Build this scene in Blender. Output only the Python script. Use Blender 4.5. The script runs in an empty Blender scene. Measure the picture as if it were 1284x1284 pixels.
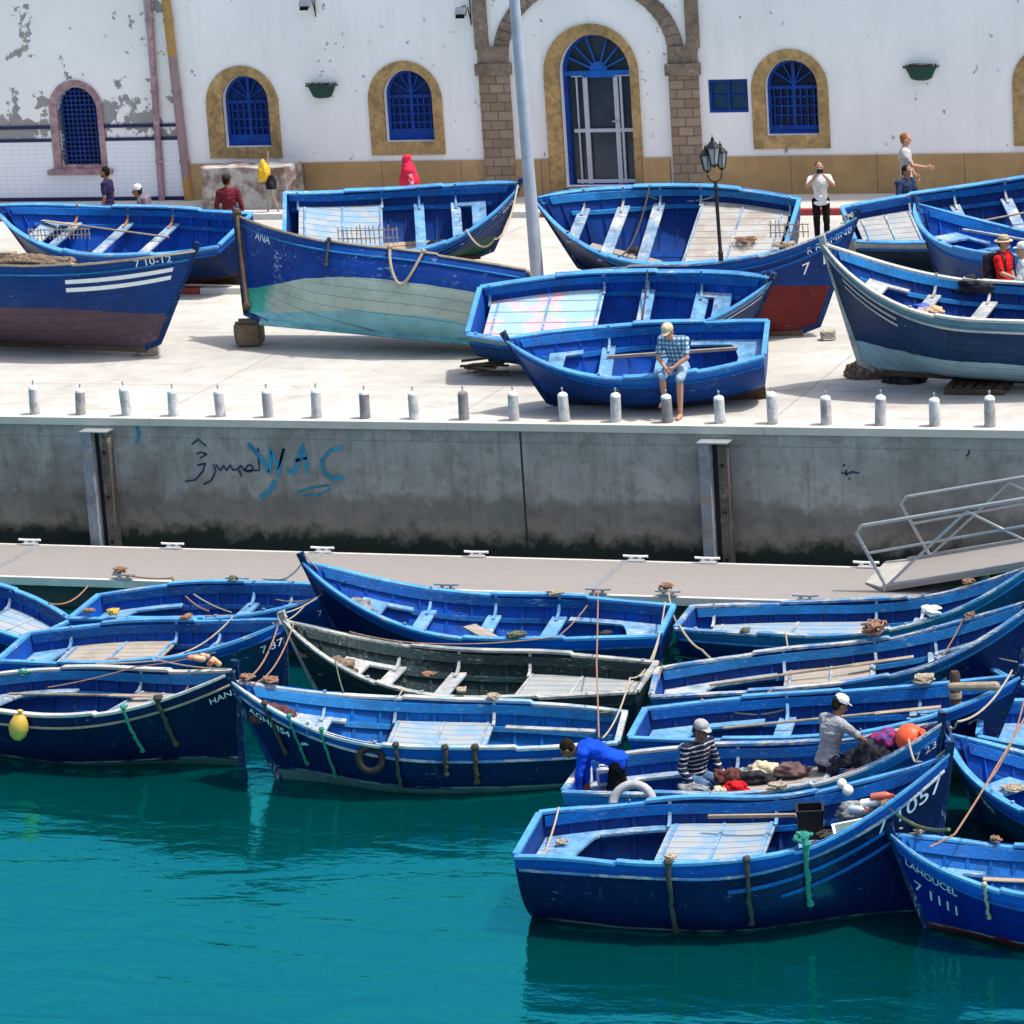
import bpy, bmesh, math, random
import numpy as np
from mathutils import Vector, Matrix, Euler
from mathutils.geometry import tessellate_polygon
R=math.radians
random.seed(7)
SC=bpy.context.scene
COL=SC.collection
# ---------------- camera ----------------
CF,CP,CR_,CY,CH,CD=4465.77,0.240265,-0.0670442,-0.361515,11.952867,51.100823
cy,sy=math.cos(CY),math.sin(CY)
FW=np.array([sy*math.cos(CP),cy*math.cos(CP),-math.sin(CP)])
RI=np.array([cy,-sy,0.]);UPV=np.cross(RI,FW)
RR=math.cos(CR_)*RI+math.sin(CR_)*UPV;UU=-math.sin(CR_)*RI+math.cos(CR_)*UPV
CO=np.array([0,-CD,CH])
cam=bpy.data.cameras.new('camera');camo=bpy.data.objects.new('camera',cam);COL.objects.link(camo)
cam.sensor_width=36;cam.lens=CF/1284*36;cam.clip_start=1;cam.clip_end=2000
camo.matrix_world=Matrix(((RR[0],UU[0],-FW[0],CO[0]),(RR[1],UU[1],-FW[1],CO[1]),(RR[2],UU[2],-FW[2],CO[2]),(0,0,0,1)))
SC.camera=camo
# ---------------- world, sun, exposure ----------------
SUN_EL=R(66);SUN_AZ=R(80)     # azimuth clockwise from +Y (towards the building)
w=bpy.data.worlds.new('World');SC.world=w;w.use_nodes=True
nt=w.node_tree;bg=nt.nodes['Background'];sk=nt.nodes.new('ShaderNodeTexSky');sk.sky_type='NISHITA'
sk.sun_disc=False;sk.sun_elevation=SUN_EL;sk.sun_rotation=SUN_AZ;sk.air_density=1.0;sk.dust_density=4.0;sk.ozone_density=.6
nt.links.new(sk.outputs[0],bg.inputs[0]);bg.inputs[1].default_value=0.15
sl=bpy.data.lights.new('sun','SUN');sl.energy=3.1;sl.angle=R(2.0);sl.color=(1,.965,.91)
so=bpy.data.objects.new('sun',sl);COL.objects.link(so)
sd=Vector((math.sin(SUN_AZ)*math.cos(SUN_EL),math.cos(SUN_AZ)*math.cos(SUN_EL),math.sin(SUN_EL)))
so.rotation_euler=sd.to_track_quat('Z','Y').to_euler()
SC.view_settings.view_transform='Standard';SC.view_settings.look='None';SC.view_settings.gamma=1
SC.view_settings.use_curve_mapping=False;SC.view_settings.exposure=0.6
SC.cycles.max_bounces=6
# ---------------- photo pixel -> world point (used to survey where things stand) ----------------
def ray(x,y): return FW+RR*(x-642)/CF-UU*(y-642)/CF
def onZ(x,y,z): d=ray(x,y);return CO+(z-CO[2])/d[2]*d
def onY(x,y,Y): d=ray(x,y);return CO+(Y-CO[1])/d[1]*d
def proj(P):
    d=np.asarray(P,float)-CO;z=d@FW
    return np.stack([642+CF*(d@RR)/z,642-CF*(d@UU)/z],-1)
WZ=-2.55     # water level
PZ=-2.05     # pontoon deck
FY=21.3      # facade plane
# ---------------- helpers ----------------
def s2l(c): return tuple(((v/255)/12.92 if v/255<=.04045 else ((v/255+.055)/1.055)**2.4) for v in c)
class MB:
    def __init__(s): s.v=[];s.f=[];s.uv=None;s.mi=[]
    def add(s,vs,fs,m=0):
        o=len(s.v);s.v+=[tuple(map(float,p)) for p in vs];s.f+=[tuple(i+o for i in f) for f in fs];s.mi+=[m]*len(fs);return s
    def box(s,c,d,rot=None,m=0):
        x,y,z=d[0]/2,d[1]/2,d[2]/2
        P=[Vector((a*x,b*y,e*z)) for a in(-1,1) for b in(-1,1) for e in(-1,1)]
        if rot is not None:
            M=Euler(rot).to_matrix();P=[M@p for p in P]
        c=Vector(c)
        return s.add([p+c for p in P],[(0,1,3,2),(4,6,7,5),(0,4,5,1),(2,3,7,6),(0,2,6,4),(1,5,7,3)],m)
    def bar(s,a,b,w,h,m=0):
        a,b=Vector(a),Vector(b);d=(b-a);L=d.length;q=d.to_track_quat('Y','Z').to_matrix()
        c=(a+b)/2;P=[]
        for x in(-w/2,w/2):
            for y in(-L/2,L/2):
                for z in(-h/2,h/2):P.append(c+q@Vector((x,y,z)))
        return s.add(P,[(0,1,3,2),(4,6,7,5),(0,4,5,1),(2,3,7,6),(0,2,6,4),(1,5,7,3)],m)
    def tube(s,pts,r,n=8,closed=False,m=0,cap=True):
        pts=[Vector(p) for p in pts];k=len(pts);rs=r if hasattr(r,'__len__') else [r]*k
        V=[];t0=None;nrm=None
        for i,p in enumerate(pts):
            a=pts[(i-1)%k] if (i>0 or closed) else p;b=pts[(i+1)%k] if (i<k-1 or closed) else p
            t=(b-a);t=t.normalized() if t.length>1e-9 else Vector((0,0,1))
            if nrm is None:
                nrm=t.orthogonal().normalized()
            else:
                nrm=(nrm-t*nrm.dot(t));nrm=nrm.normalized() if nrm.length>1e-6 else t.orthogonal().normalized()
            bn=t.cross(nrm)
            for j in range(n):
                a_=2*math.pi*j/n;V.append(p+(nrm*math.cos(a_)+bn*math.sin(a_))*rs[i])
        F=[]
        for i in range(k if closed else k-1):
            for j in range(n):
                i2=(i+1)%k;F.append((i*n+j,i*n+(j+1)%n,i2*n+(j+1)%n,i2*n+j))
        if cap and not closed: F.append(tuple(range(n))[::-1]);F.append(tuple((k-1)*n+j for j in range(n)))
        return s.add(V,F,m)
    def lathe(s,prof,c=(0,0,0),n=16,m=0,M=None):
        V=[];F=[];c=Vector(c)
        for r,z in prof:
            for j in range(n):
                a=2*math.pi*j/n;p=Vector((max(r,1e-4)*math.cos(a),max(r,1e-4)*math.sin(a),z))
                if M is not None:p=M@p
                V.append(p+c)
        k=len(prof)
        for i in range(k-1):
            for j in range(n):F.append((i*n+j,i*n+(j+1)%n,(i+1)*n+(j+1)%n,(i+1)*n+j))
        F.append(tuple(range(n))[::-1]);F.append(tuple((k-1)*n+j for j in range(n)))
        return s.add(V,F,m)
    def ell(s,c,r,rot=None,n=12,m=0):
        k=n//2+1;prof=[(math.sin(math.pi*i/(k-1)),-math.cos(math.pi*i/(k-1))) for i in range(k)]
        M=Matrix.Diagonal((r[0],r[1],r[2])) if hasattr(r,'__len__') else Matrix.Diagonal((r,r,r))
        if rot is not None:M=Euler(rot).to_matrix()@M
        return s.lathe(prof,c,n,m,M)
    def cap(s,a,b,r0,r1,n=12,m=0):
        a,b=Vector(a),Vector(b);d=b-a;L=d.length
        q=d.to_track_quat('Z','Y').to_matrix() if L>1e-6 else Matrix.Identity(3)
        prof=[]
        for i in range(6):
            t=math.pi/2*i/5;prof.append((r0*math.sin(t),-r0*math.cos(t)))
        for i in range(6):
            t=math.pi/2*i/5;prof.append((r1*math.cos(t),L+r1*math.sin(t)))
        return s.lathe(prof,a,n,m,q)
    def prism(s,poly,y0,y1,m=0):
        """polygon in XZ extruded in Y"""
        n=len(poly);V=[(x,y0,z) for x,z in poly]+[(x,y1,z) for x,z in poly]
        F=[(i,(i+1)%n,n+(i+1)%n,n+i) for i in range(n)]
        T=tessellate_polygon([[Vector((x,z,0)) for x,z in poly]])
        F+=[tuple(t) for t in T]+[tuple(n+i for i in t[::-1]) for t in T]
        return s.add(V,F,m)
    def build(s,name,mats,parent=None,smooth=False,loc=None,bevel=0,noparent_inv=True):
        me=bpy.data.meshes.new(name);me.from_pydata(s.v,[],s.f);me.validate()
        if not isinstance(mats,(list,tuple)):mats=[mats]
        for m_ in mats:me.materials.append(m_)
        if len(me.polygons)==len(s.mi):me.polygons.foreach_set('material_index',s.mi)
        bm=bmesh.new();bm.from_mesh(me);bmesh.ops.recalc_face_normals(bm,faces=bm.faces);bm.to_mesh(me);bm.free()
        if smooth:
            me.polygons.foreach_set('use_smooth',[True]*len(me.polygons))
            try: me.set_sharp_from_angle(angle=R(40))
            except Exception: pass
        o=bpy.data.objects.new(name,me);COL.objects.link(o)
        if parent:o.parent=parent
        if loc is not None:o.location=loc
        if bevel:
            b=o.modifiers.new('bevel','BEVEL');b.width=bevel;b.segments=2;b.limit_method='ANGLE'
        return o
def tag(o,label=None,cat=None,group=None,kind=None):
    if label:o['label']=label
    if cat:o['category']=cat
    if group:o['group']=group
    if kind:o['kind']=kind
    return o
def empty(name,loc=(0,0,0),rot=(0,0,0)):
    o=bpy.data.objects.new(name,None);COL.objects.link(o);o.location=loc;o.rotation_euler=rot;o.empty_display_size=.2;return o
# ---------------- materials ----------------
class NT:
    def __init__(s,name):
        s.m=bpy.data.materials.new(name);s.m.use_nodes=True;s.t=s.m.node_tree;s.b=s.t.nodes['Principled BSDF'];s.oi=None
    def n(s,typ,**k):
        x=s.t.nodes.new(typ)
        for a,v in k.items():setattr(x,a,v)
        return x
    def L(s,a,b): s.t.links.new(a,b)
    def val(s,inp,v):
        if isinstance(v,(int,float)):inp.default_value=v
        elif isinstance(v,tuple):inp.default_value=(*v,1) if len(v)==3 and len(inp.default_value)==4 else v
        else:s.L(v,inp)
    def coord(s,out='Object',rnd=True,scale=(1,1,1),uv=False):
        tc=s.n('ShaderNodeTexCoord');mp=s.n('ShaderNodeMapping');s.L(tc.outputs[out],mp.inputs[0]);mp.inputs[3].default_value=scale
        if rnd:
            if s.oi is None:
                s.oi=s.n('ShaderNodeObjectInfo')
            mu=s.n('ShaderNodeMath',operation='MULTIPLY');s.L(s.oi.outputs['Random'],mu.inputs[0]);mu.inputs[1].default_value=37.
            s.L(mu.outputs[0],mp.inputs[1])
        return mp.outputs[0]
    def noise(s,vec,scale,detail=4,rough=.55,dist=0):
        x=s.n('ShaderNodeTexNoise');s.L(vec,x.inputs['Vector']);x.inputs['Scale'].default_value=scale;x.inputs['Detail'].default_value=detail
        x.inputs['Roughness'].default_value=rough;x.inputs['Distortion'].default_value=dist;return x.outputs['Fac']
    def ramp(s,fac,a,b,ca=0.,cb=1.):
        x=s.n('ShaderNodeMapRange');s.L(fac,x.inputs[0]);x.inputs[1].default_value=a;x.inputs[2].default_value=b;x.inputs[3].default_value=ca;x.inputs[4].default_value=cb;return x.outputs[0]
    def math(s,op,a,b=0.,c=None):
        x=s.n('ShaderNodeMath',operation=op)
        s.val(x.inputs[0],a);s.val(x.inputs[1],b)
        if c is not None:s.val(x.inputs[2],c)
        return x.outputs[0]
    def mix(s,f,a,b,blend='MIX'):
        x=s.n('ShaderNodeMix',data_type='RGBA',blend_type=blend);s.val(x.inputs[0],f);s.val(x.inputs[6],a);s.val(x.inputs[7],b);return x.outputs[2]
    def bump(s,h,st=.3,dist=.01):
        x=s.n('ShaderNodeBump');x.inputs['Strength'].default_value=st;x.inputs['Distance'].default_value=dist;s.L(h,x.inputs['Height']);s.L(x.outputs[0],s.b.inputs['Normal']);return x
    def out(s,col,rough=.6,spec=.3,metal=0):
        s.val(s.b.inputs['Base Color'],col);s.val(s.b.inputs['Roughness'],rough);s.b.inputs['Specular IOR Level'].default_value=spec;s.b.inputs['Metallic'].default_value=metal;return s.m
def mul(c,k): return tuple(min(1,x*k) for x in c)
def paint(name,col,worn=(.42,.40,.34),wear=.35,rough=.5,grain=(1,6,6),var=.25,dirt=.3,spec=.12):
    """weathered boat paint: uneven coats, sun-bleached areas, grain, chips down to bare wood, grime"""
    t=NT(name);v=t.coord();g=t.coord(scale=grain)
    big=t.noise(v,1.7,5);c=t.mix(t.ramp(big,.3,.7),mul(col,1-var*1.3),mul(col,1+var))
    c=t.mix(t.ramp(t.noise(v,.8,4,.6),.48,.7,0,.35),c,tuple(min(1,x*.85+.035) for x in col))
    fine=t.noise(g,9,7,.75);c=t.mix(t.ramp(fine,.38,.66,0,.6),c,mul(col,.45))
    blotch=t.noise(v,4.5,8,.7);c=t.mix(t.ramp(blotch,.47,.68,0,min(dirt*2,1)),c,mul(tuple(x*.5+.03 for x in col),.6))
    ch=t.math('ADD',t.math('MULTIPLY',t.noise(g,6,9,.8),.6),t.math('MULTIPLY',t.noise(v,2.3,4),.4))
    k=.655-.26*wear
    mask=t.ramp(ch,k,k+.04,0,.85);c=t.mix(mask,c,worn)
    sp=t.ramp(t.noise(t.coord(scale=(.5,3,3)),12,6,.75),.58,.66,0,.7*min(wear*2,1));c=t.mix(sp,c,worn);c=t.mix(t.ramp(t.noise(t.coord(scale=(.8,5,5)),5,8,.75),.56,.64,0,.45*min(wear*2,1)),c,(.05,.055,.06))
    t.bump(t.math('ADD',t.noise(g,14,6),t.math('MULTIPLY',mask,-.6)),.5,.010)
    return t.out(c,t.ramp(fine,.3,.7,rough-.08,rough+.25),spec)
def plain(name,col,rough=.6,var=.15,scale=6,bump=.1,spec=.3,metal=0):
    t=NT(name);v=t.coord();n=t.noise(v,scale,7,.65);c=t.mix(t.ramp(n,.3,.7),mul(col,1-var),mul(col,1+var))
    if bump:t.bump(t.noise(v,scale*6,4),bump,.01)
    return t.out(c,rough,spec,metal)
def boards(name,col,seam=.16,axis=1,worn=(.35,.28,.2),wear=.3,stain=None):
    """planked deck: seams every `seam` m across axis, grain along the other"""
    t=NT(name);v=t.coord(rnd=False);sp=t.n('ShaderNodeSeparateXYZ');t.L(v,sp.inputs[0])
    q=t.math('DIVIDE',sp.outputs[axis],seam);fr=t.math('FRACT',t.math('ADD',q,50.));idx=t.math('FLOOR',t.math('ADD',q,50.))
    wn=t.n('ShaderNodeTexWhiteNoise',noise_dimensions='1D');t.L(idx,wn.inputs['W'])
    sc=(1.5,14,14) if axis==1 else (14,1.5,14);g=t.coord(scale=sc);vv=t.coord()
    n=t.noise(g,3,7,.7);c=t.mix(t.ramp(n,.25,.75),mul(col,.72),mul(col,1.15))
    c=t.mix(t.ramp(wn.outputs['Value'],0,1,0,.3),c,mul(col,.7))
    if stain:
        c=t.mix(t.ramp(t.noise(vv,1.6,4),.5,.56,0,.75),c,stain[0])
        if len(stain)>1:c=t.mix(t.ramp(t.noise(t.coord(scale=(1.3,1.3,1)),1.9,4),.53,.6,0,.75),c,stain[1])
    ch=t.math('ADD',t.math('MULTIPLY',t.noise(g,5,8,.75),.5),t.math('MULTIPLY',t.noise(vv,2.5,5),.5));k=.66-.25*wear
    c=t.mix(t.ramp(ch,k,k+.07,0,.8),c,worn)
    seamm=t.math('LESS_THAN',t.math('ABSOLUTE',t.math('SUBTRACT',fr,.5)),.47)
    c=t.mix(seamm,mul(col,.15),c)
    t.bump(t.math('ADD',t.math('MULTIPLY',n,.3),seamm),.5,.006)
    return t.out(c,.65,.25)
BRIGHT=(.001,.080,.46);MIDB=(.003,.125,.46);LIGHTB=(.085,.34,.68);NAVY=(.0025,.012,.10);DEEPB=(.003,.025,.22)
PALE=(.40,.58,.80);GREY=(.32,.36,.37);DGREEN=(.018,.04,.045);WHITEP=(.72,.76,.80)
M={}
M['in']=[paint('blue_inside_paint_%d'%i,c,wear=.16,worn=(.16,.26,.45),grain=(5,5,1.2),dirt=.4,rough=.5) for i,c in enumerate([BRIGHT,(.001,.045,.26),(.004,.15,.54)])]
M['rail']=[paint('blue_rail_paint_%d'%i,c,wear=.22,worn=(.35,.5,.7),dirt=.25) for i,c in enumerate([MIDB,(.015,.19,.50),(.002,.075,.29)])]
M['cap']=[paint('light_blue_cap_paint_%d'%i,c,wear=w_,worn=(.5,.48,.42),dirt=.25) for i,(c,w_) in enumerate([(LIGHTB,.35),((.07,.24,.50),.65),((.24,.43,.62),.7),((.50,.54,.54),.7)])]
M['thw']=[paint('light_blue_seat_paint_%d'%i,c,wear=w_,worn=(.5,.5,.48),dirt=.55) for i,(c,w_) in enumerate([((.14,.35,.62),.45),((.22,.36,.52),.6),((.40,.43,.44),.6)])]
M['dk']=paint('dark_green_paint',DGREEN,wear=.35,worn=(.22,.25,.25))
M['dkcap']=paint('grey_worn_cap_paint',(.22,.27,.28),wear=.75,worn=(.42,.42,.38))
M['woodbare']=boards('bare_board',(.36,.32,.27),.18,1,(.24,.20,.16),.55)
M['wooddark']=paint('dark_wet_wood',(.09,.06,.04),worn=(.2,.15,.1),wear=.3)
M['wood']=paint('pale_bare_wood',(.42,.34,.25),worn=(.25,.2,.15),wear=.3,var=.2)
M['orangewood']=paint('orange_primed_wood',(.50,.24,.13),worn=(.4,.3,.2),wear=.3)
M['deckblue']=boards('worn_blue_deck_boards',(.20,.33,.47),.2,1,(.33,.33,.31),.8)
M['deckwhite']=boards('worn_white_deck_boards',(.42,.42,.40),.2,1,(.30,.25,.20),.75)
M['deckgrey']=boards('worn_grey_deck_boards',(.30,.33,.34),.2,1,(.42,.38,.32),.6)
M['deckpink']=boards('blue_deck_with_pink_and_green_remnants',(.33,.50,.68),.3,1,(.5,.5,.45),.35,stain=((.75,.36,.34),(.22,.45,.36)))
M['rope']=plain('beige_rope',(.36,.30,.22),.9,.3,30,.3);M['ropep']=plain('faded_orange_rope',(.27,.15,.10),.9,.3,30,.3)
M['ropeg']=plain('green_rope',(.03,.22,.17),.9,.4,25,.3);M['roped']=plain('dark_tarry_rope',(.05,.045,.04),.9,.4,25,.3)
M['rope_mossy']=plain('mossy_rope',(.12,.14,.08),.9,.4,25,.3)
M['tyre']=plain('tyre_rubber',(.012,.012,.014),.8,.3,10,.2);M['black']=plain('black_plastic',(.01,.01,.012),.5)
M['white']=plain('white_paint',(.75,.75,.74),.6,.06,8,.05)
M['lettering']=plain('white_lettering_paint',(.72,.75,.80),.6,.12,20,.0)
M['metal']=plain('galvanised_metal',(.42,.43,.44),.45,.12,12,.05,metal=.6)
M['iron']=plain('black_iron',(.012,.013,.015),.45,.2,12,.1)
M['yellow']=plain('yellow_plastic',(.52,.34,.06),.45,.1,4,.05);M['orange']=plain('orange_buoy_plastic',(.85,.10,.035),.4,.08,4,.02)
M['stone']=plain('rough_stone',(.36,.33,.29),.9,.25,5,.6)
def hullmat(name,top,main,bottom,wl,line=None,extra=None,chips=.3,wavy=.05):
    t=NT(name);v=t.coord();uv=t.n('ShaderNodeUVMap');sp=t.n('ShaderNodeSeparateXYZ');t.L(uv.outputs[0],sp.inputs[0])
    ov=t.coord(rnd=False);so_=t.n('ShaderNodeSeparateXYZ');t.L(ov,so_.inputs[0]);z=so_.outputs[2];x=so_.outputs[0]
    d=sp.outputs[1];big=t.noise(v,1.3,5)
    def tone(c,va=.25): return t.mix(t.ramp(big,.3,.7),mul(c,1-va),mul(c,1+va))
    c=tone(main)
    d2=t.math('ADD',d,t.math('MULTIPLY',t.math('SUBTRACT',t.noise(v,3,2),.5),.03))
    c=t.mix(t.math('LESS_THAN',d2,.17),c,tone(top,.2))
    g=t.coord(scale=(1,6,6));fine=t.noise(g,8,7,.7)
    c=t.mix(t.ramp(fine,.4,.8,0,.35),c,mul(main,.4))
    zz=t.math('ADD',z,t.math('MULTIPLY',t.math('SUBTRACT',t.noise(v,.9,3),.5),wavy*4))
    if bottom:
        bc=tone(bottom,.15)
        if extra:
            bc=t.mix(t.ramp(t.math('ADD',x,t.math('MULTIPLY',t.noise(v,1.5,3),.6)),extra[1],extra[1]+.25),bc,tone(extra[0]))
            if len(extra)>2: bc=t.mix(t.math('LESS_THAN',zz,extra[3]),bc,tone(extra[2]))
        bc=t.mix(t.ramp(t.noise(v,5,7,.7),.48,.7,0,.4),bc,mul(bottom,.45))
        c=t.mix(t.math('LESS_THAN',zz,wl),c,bc)
    if line:
        ln=t.math('LESS_THAN',t.math('ABSOLUTE',t.math('SUBTRACT',z,t.math('ADD',t.math('MULTIPLY',t.math('SUBTRACT',t.noise(v,2,3),.5),.05),line[1]))),line[2])
        c=t.mix(t.math('MULTIPLY',ln,t.ramp(t.noise(v,3,5),.4,.55)),c,line[0])
    # plank seams
    seam=t.math('LESS_THAN',t.math('ABSOLUTE',t.math('SUBTRACT',t.math('FRACT',t.math('DIVIDE',t.math('ADD',d,.02),.145)),.5)),.475)
    c=t.mix(t.math('MULTIPLY',t.math('SUBTRACT',1.,seam),.55),c,(.002,.004,.012))
    gg=t.coord(scale=(1,3.5,3.5))
    m1=t.ramp(t.math('ADD',t.math('MULTIPLY',t.noise(gg,6.5,9,.8),.7),t.math('MULTIPLY',t.noise(v,1.7,3),.3)),.66-.14*chips,.69-.14*chips,0,.8);fl=t.ramp(t.noise(t.coord(scale=(1,1.6,1.6)),17,3,.6),.71,.76,0,.5);c=t.mix(fl,c,(.25,.33,.42));sc_=t.ramp(t.noise(t.coord(scale=(.55,9,9)),3.2,8,.75),.58,.68,0,.30);c=t.mix(sc_,c,tuple(x*.6+.045 for x in top))
    c=t.mix(m1,c,(.30,.42,.55))
    dr=t.noise(t.coord(scale=(6,6,.7)),2.2,5,.6);c=t.mix(t.ramp(dr,.6,.8,0,.2),c,(.15,.2,.25))
    t.bump(t.math('ADD',t.math('ADD',t.math('MULTIPLY',fine,.4),t.math('MULTIPLY',t.noise(v,2.5,3),1.2)),seam),.5,.012)
    return t.out(c,t.ramp(fine,.3,.8,.35,.6),.16)
# ---------------- boats ----------------
def _sec(t,S):
    L,B,hs,hm,hb=S[:5]
    t=np.asarray(t,float);ua=np.clip(t/.42,0,1);ub=np.clip((t-.42)/.58,0,1)
    wd=np.where(t<=.42,B/2*(.66+.34*np.sin(np.pi/2*ua)),B/2*np.maximum(1-ub**2.3,0)**.85);wd=np.maximum(wd,.03)
    s=np.where(t<.4,hm+(hs-hm)*(np.clip((.4-t)/.4,0,1))**2,hm+(hb-hm)*np.clip((t-.4)/.6,0,1)**2.2)
    zb=.2*np.clip((.3-t)/.3,0,1)**2+.12*np.clip((t-.8)/.2,0,1)**2
    m=np.clip((t-.45)/.5,0,1);m=m*m*(3-2*m);return wd,s,zb,m
def hull(t,v,S):
    wd,s,zb,m=_sec(t,S);t=np.asarray(t,float);v=np.asarray(v,float)
    y=wd*((1-m)*np.sin(v*np.pi/2)+m*v**1.15)
    z=zb+(s-zb)*((1-m)*(1-np.cos(v*np.pi/2))+m*v)
    x=S[0]*t-S[5]*S[0]*(1-v)*t**4-.1*v*(1-t)**4
    return np.stack([x,y,z],-1)
def vz(t,z,S):
    """parameter v at height z of section t"""
    t,z=np.broadcast_arrays(np.asarray(t,float),np.asarray(z,float));lo=np.zeros(t.shape);hi=np.ones(t.shape)
    for _ in range(18):
        md=(lo+hi)/2;b=hull(t,md,S)[...,2]<z;lo=np.where(b,md,lo);hi=np.where(b,hi,md)
    return (lo+hi)/2
class Boat: pass
RAKE={'F14':.02,'F15':.02,'F1':.06,'F16':.05,'F8':.08}
BOATS={}
def sheer(t,S): return _sec(t,S)[1]
def make_boat(key,fit,name,label,group,hm_,cap,rail,inn,thw,deck=None,deckr=(.22,.5),thwarts=(.34,.52,.68),stern='bench',bow='bench',kneem=None,wearcap=1,nrib=13,battens=None,deckm=None,stem_m=None,rubm=None,innerside=True):
    x0,y0,a,z0,roll,trim,L,B,hs,hm,hb=fit;rk=RAKE.get(key,.13);S=(L,B,hs,hm,hb,rk)
    root=empty(name,(x0,y0,z0),(roll,-trim,a));tag(root,label,'boat',group)
    rnd=random.Random(key)
    b=Boat();b.S=S;b.root=root;b.key=key;b.M=Matrix.Translation((x0,y0,z0))@Euler((roll,-trim,a)).to_matrix().to_4x4()
    b.near=1 if math.cos(a)<0 else -1;BOATS[key]=b;b.dir=1 if math.cos(a)>0 else -1;b.label=label
    # outer skin
    nt_,nv=44,16;T=np.concatenate([np.linspace(0,.8,30),np.linspace(.8,1,15)[1:]]);V=np.linspace(0,1,nv)
    TT,VV=np.meshgrid(T,V,indexing='ij');P=hull(TT,VV,S);sh=sheer(T,S)
    n1=len(T)
    mb=MB();vs=[];uvs=[];fs=[]
    for sd_ in(1,-1):
        o=len(vs)
        for i in range(n1):
            for j in range(nv):
                p=P[i,j];vs.append((p[0],p[1]*sd_,p[2]));uvs.append((p[0],sh[i]-p[2]))
        for i in range(n1-1):
            for j in range(nv-1):
                q=(o+i*nv+j,o+(i+1)*nv+j,o+(i+1)*nv+j+1,o+i*nv+j+1);fs.append(q if sd_<0 else q[::-1])
    # transom
    o=len(vs)
    for j in range(nv):
        p=P[0,j]
        for sd_ in(1,-1):vs.append((p[0],p[1]*sd_,p[2]));uvs.append((p[1]*sd_,sh[0]-p[2]))
    for j in range(nv-1):fs.append((o+2*j,o+2*j+1,o+2*j+3,o+2*j+2))
    me=bpy.data.meshes.new('hull');me.from_pydata(vs,[],fs);me.materials.append(hm_)
    ul=me.uv_layers.new(name='UVMap')
    for lp in me.loops:ul.data[lp.index].uv=uvs[lp.vertex_index]
    me.polygons.foreach_set('use_smooth',[True]*len(me.polygons))
    for p_ in list(me.polygons)[-(nv-1):]:p_.use_smooth=False
    ho=bpy.data.objects.new('hull',me);COL.objects.link(ho);ho.parent=root
    # inner skin
    ins=.035
    T2=np.linspace(.008,.975,36);mb=MB();vs=[];fs=[];nv2=12
    fl=_sec(T2,S)[2]+.12
    for sd_ in(1,-1):
        o=len(vs)
        for i,t in enumerate(T2):
            zt=np.linspace(fl[i],float(sheer(t,S))-.02,nv2);vv=vz(np.full(nv2,t),zt,S);pp=hull(np.full(nv2,t),vv,S)
            for j in range(nv2):vs.append((pp[j,0],max(pp[j,1]-ins,.004)*sd_,pp[j,2]))
        for i in range(len(T2)-1):
            for j in range(nv2-1):
                q=(o+i*nv2+j,o+(i+1)*nv2+j,o+(i+1)*nv2+j+1,o+i*nv2+j+1);fs.append(q)
        if sd_==1:of=o
    o2=len(T2)*nv2
    for i in range(len(T2)-1):fs.append((i*nv2,(i+1)*nv2,o2+(i+1)*nv2,o2+i*nv2))      # floor
    for j in range(nv2-1):fs.append((j,j+1,o2+j+1,o2+j))                              # inside of transom
    mb.add(vs,fs);mb.build('inner_planking',inn,root,smooth=True)
    def sec1(t):
        wd=B/2*(.66+.34*math.sin(math.pi/2*max(t,0)/.42)) if t<=.42 else B/2*max(1-min((t-.42)/.58,1)**2.3,0)**.85
        wd=max(wd,.03);s=hm+(hs-hm)*((.4-t)/.4)**2 if t<.4 else hm+(hb-hm)*min((t-.4)/.6,1)**2.2
        zb=.2*max((.3-t)/.3,0)**2+.12*max((t-.8)/.2,0)**2;m=min(max((t-.45)/.5,0),1);m=m*m*(3-2*m);return wd,s,zb,m
    def vscal(t,z):
        wd,s,zb,m=sec1(t);q=(z-zb)/(s-zb);lo,hi=0.,1.
        for _ in range(14):
            md=(lo+hi)/2
            if (1-m)*(1-math.cos(md*math.pi/2))+m*md<q:lo=md
            else:hi=md
        return (lo+hi)/2
    def ptz(t,z,sd_,off=0.):
        wd,s,zb,m=sec1(t);v=vscal(t,z);y=wd*((1-m)*math.sin(v*math.pi/2)+m*v**1.15)
        zz=zb+(s-zb)*((1-m)*(1-math.cos(v*math.pi/2))+m*v);x=L*t-rk*L*(1-v)*t**4-.1*v*(1-t)**4
        return Vector((x,max(y+off,.002)*sd_,zz))
    def sr(t):return sec1(t)[1]
    b.xat=lambda t,z:ptz(t,z,1).x
    b.ptz=ptz;b.sr=sr
    # gunwale cap, both sides + transom in one piece
    wob=[(rnd.uniform(.003,.007),rnd.uniform(.8,3),rnd.uniform(0,6)) for _ in range(3)]
    stp=rnd.uniform(.5,.7)
    def gz(t,sd_): return sum(a_*math.sin(k*t*6+ph+sd_) for a_,k,ph in wob)+(.028 if .24<t<stp else 0)
    mb=MB()
    for sd_ in(1,-1):
        Tg=sorted(list(np.linspace(0,1,48))+[.238,.245,stp-.004,stp+.004]);ring=[]
        for t in Tg:
            p=hull(t,1.,S);tp=1-max(0,(t-.93)/.07)*.6;yo=p[1]+.03*tp;yi=max(p[1]-.075*tp,.004);z=p[2]+gz(t,sd_);th=.04
            ring.append([(p[0],yo*sd_,z),(p[0],yi*sd_,z),(p[0],yi*sd_,z-th),(p[0],yo*sd_,z-th)])
        V_=[q for r_ in ring for q in r_];F=[]
        for i in range(len(ring)-1):
            for j in range(4):F.append((i*4+j,i*4+(j+1)%4,(i+1)*4+(j+1)%4,(i+1)*4+j))
        F+=[(0,1,2,3),tuple(len(V_)-4+j for j in range(4))]
        mb.add(V_,F)
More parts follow.
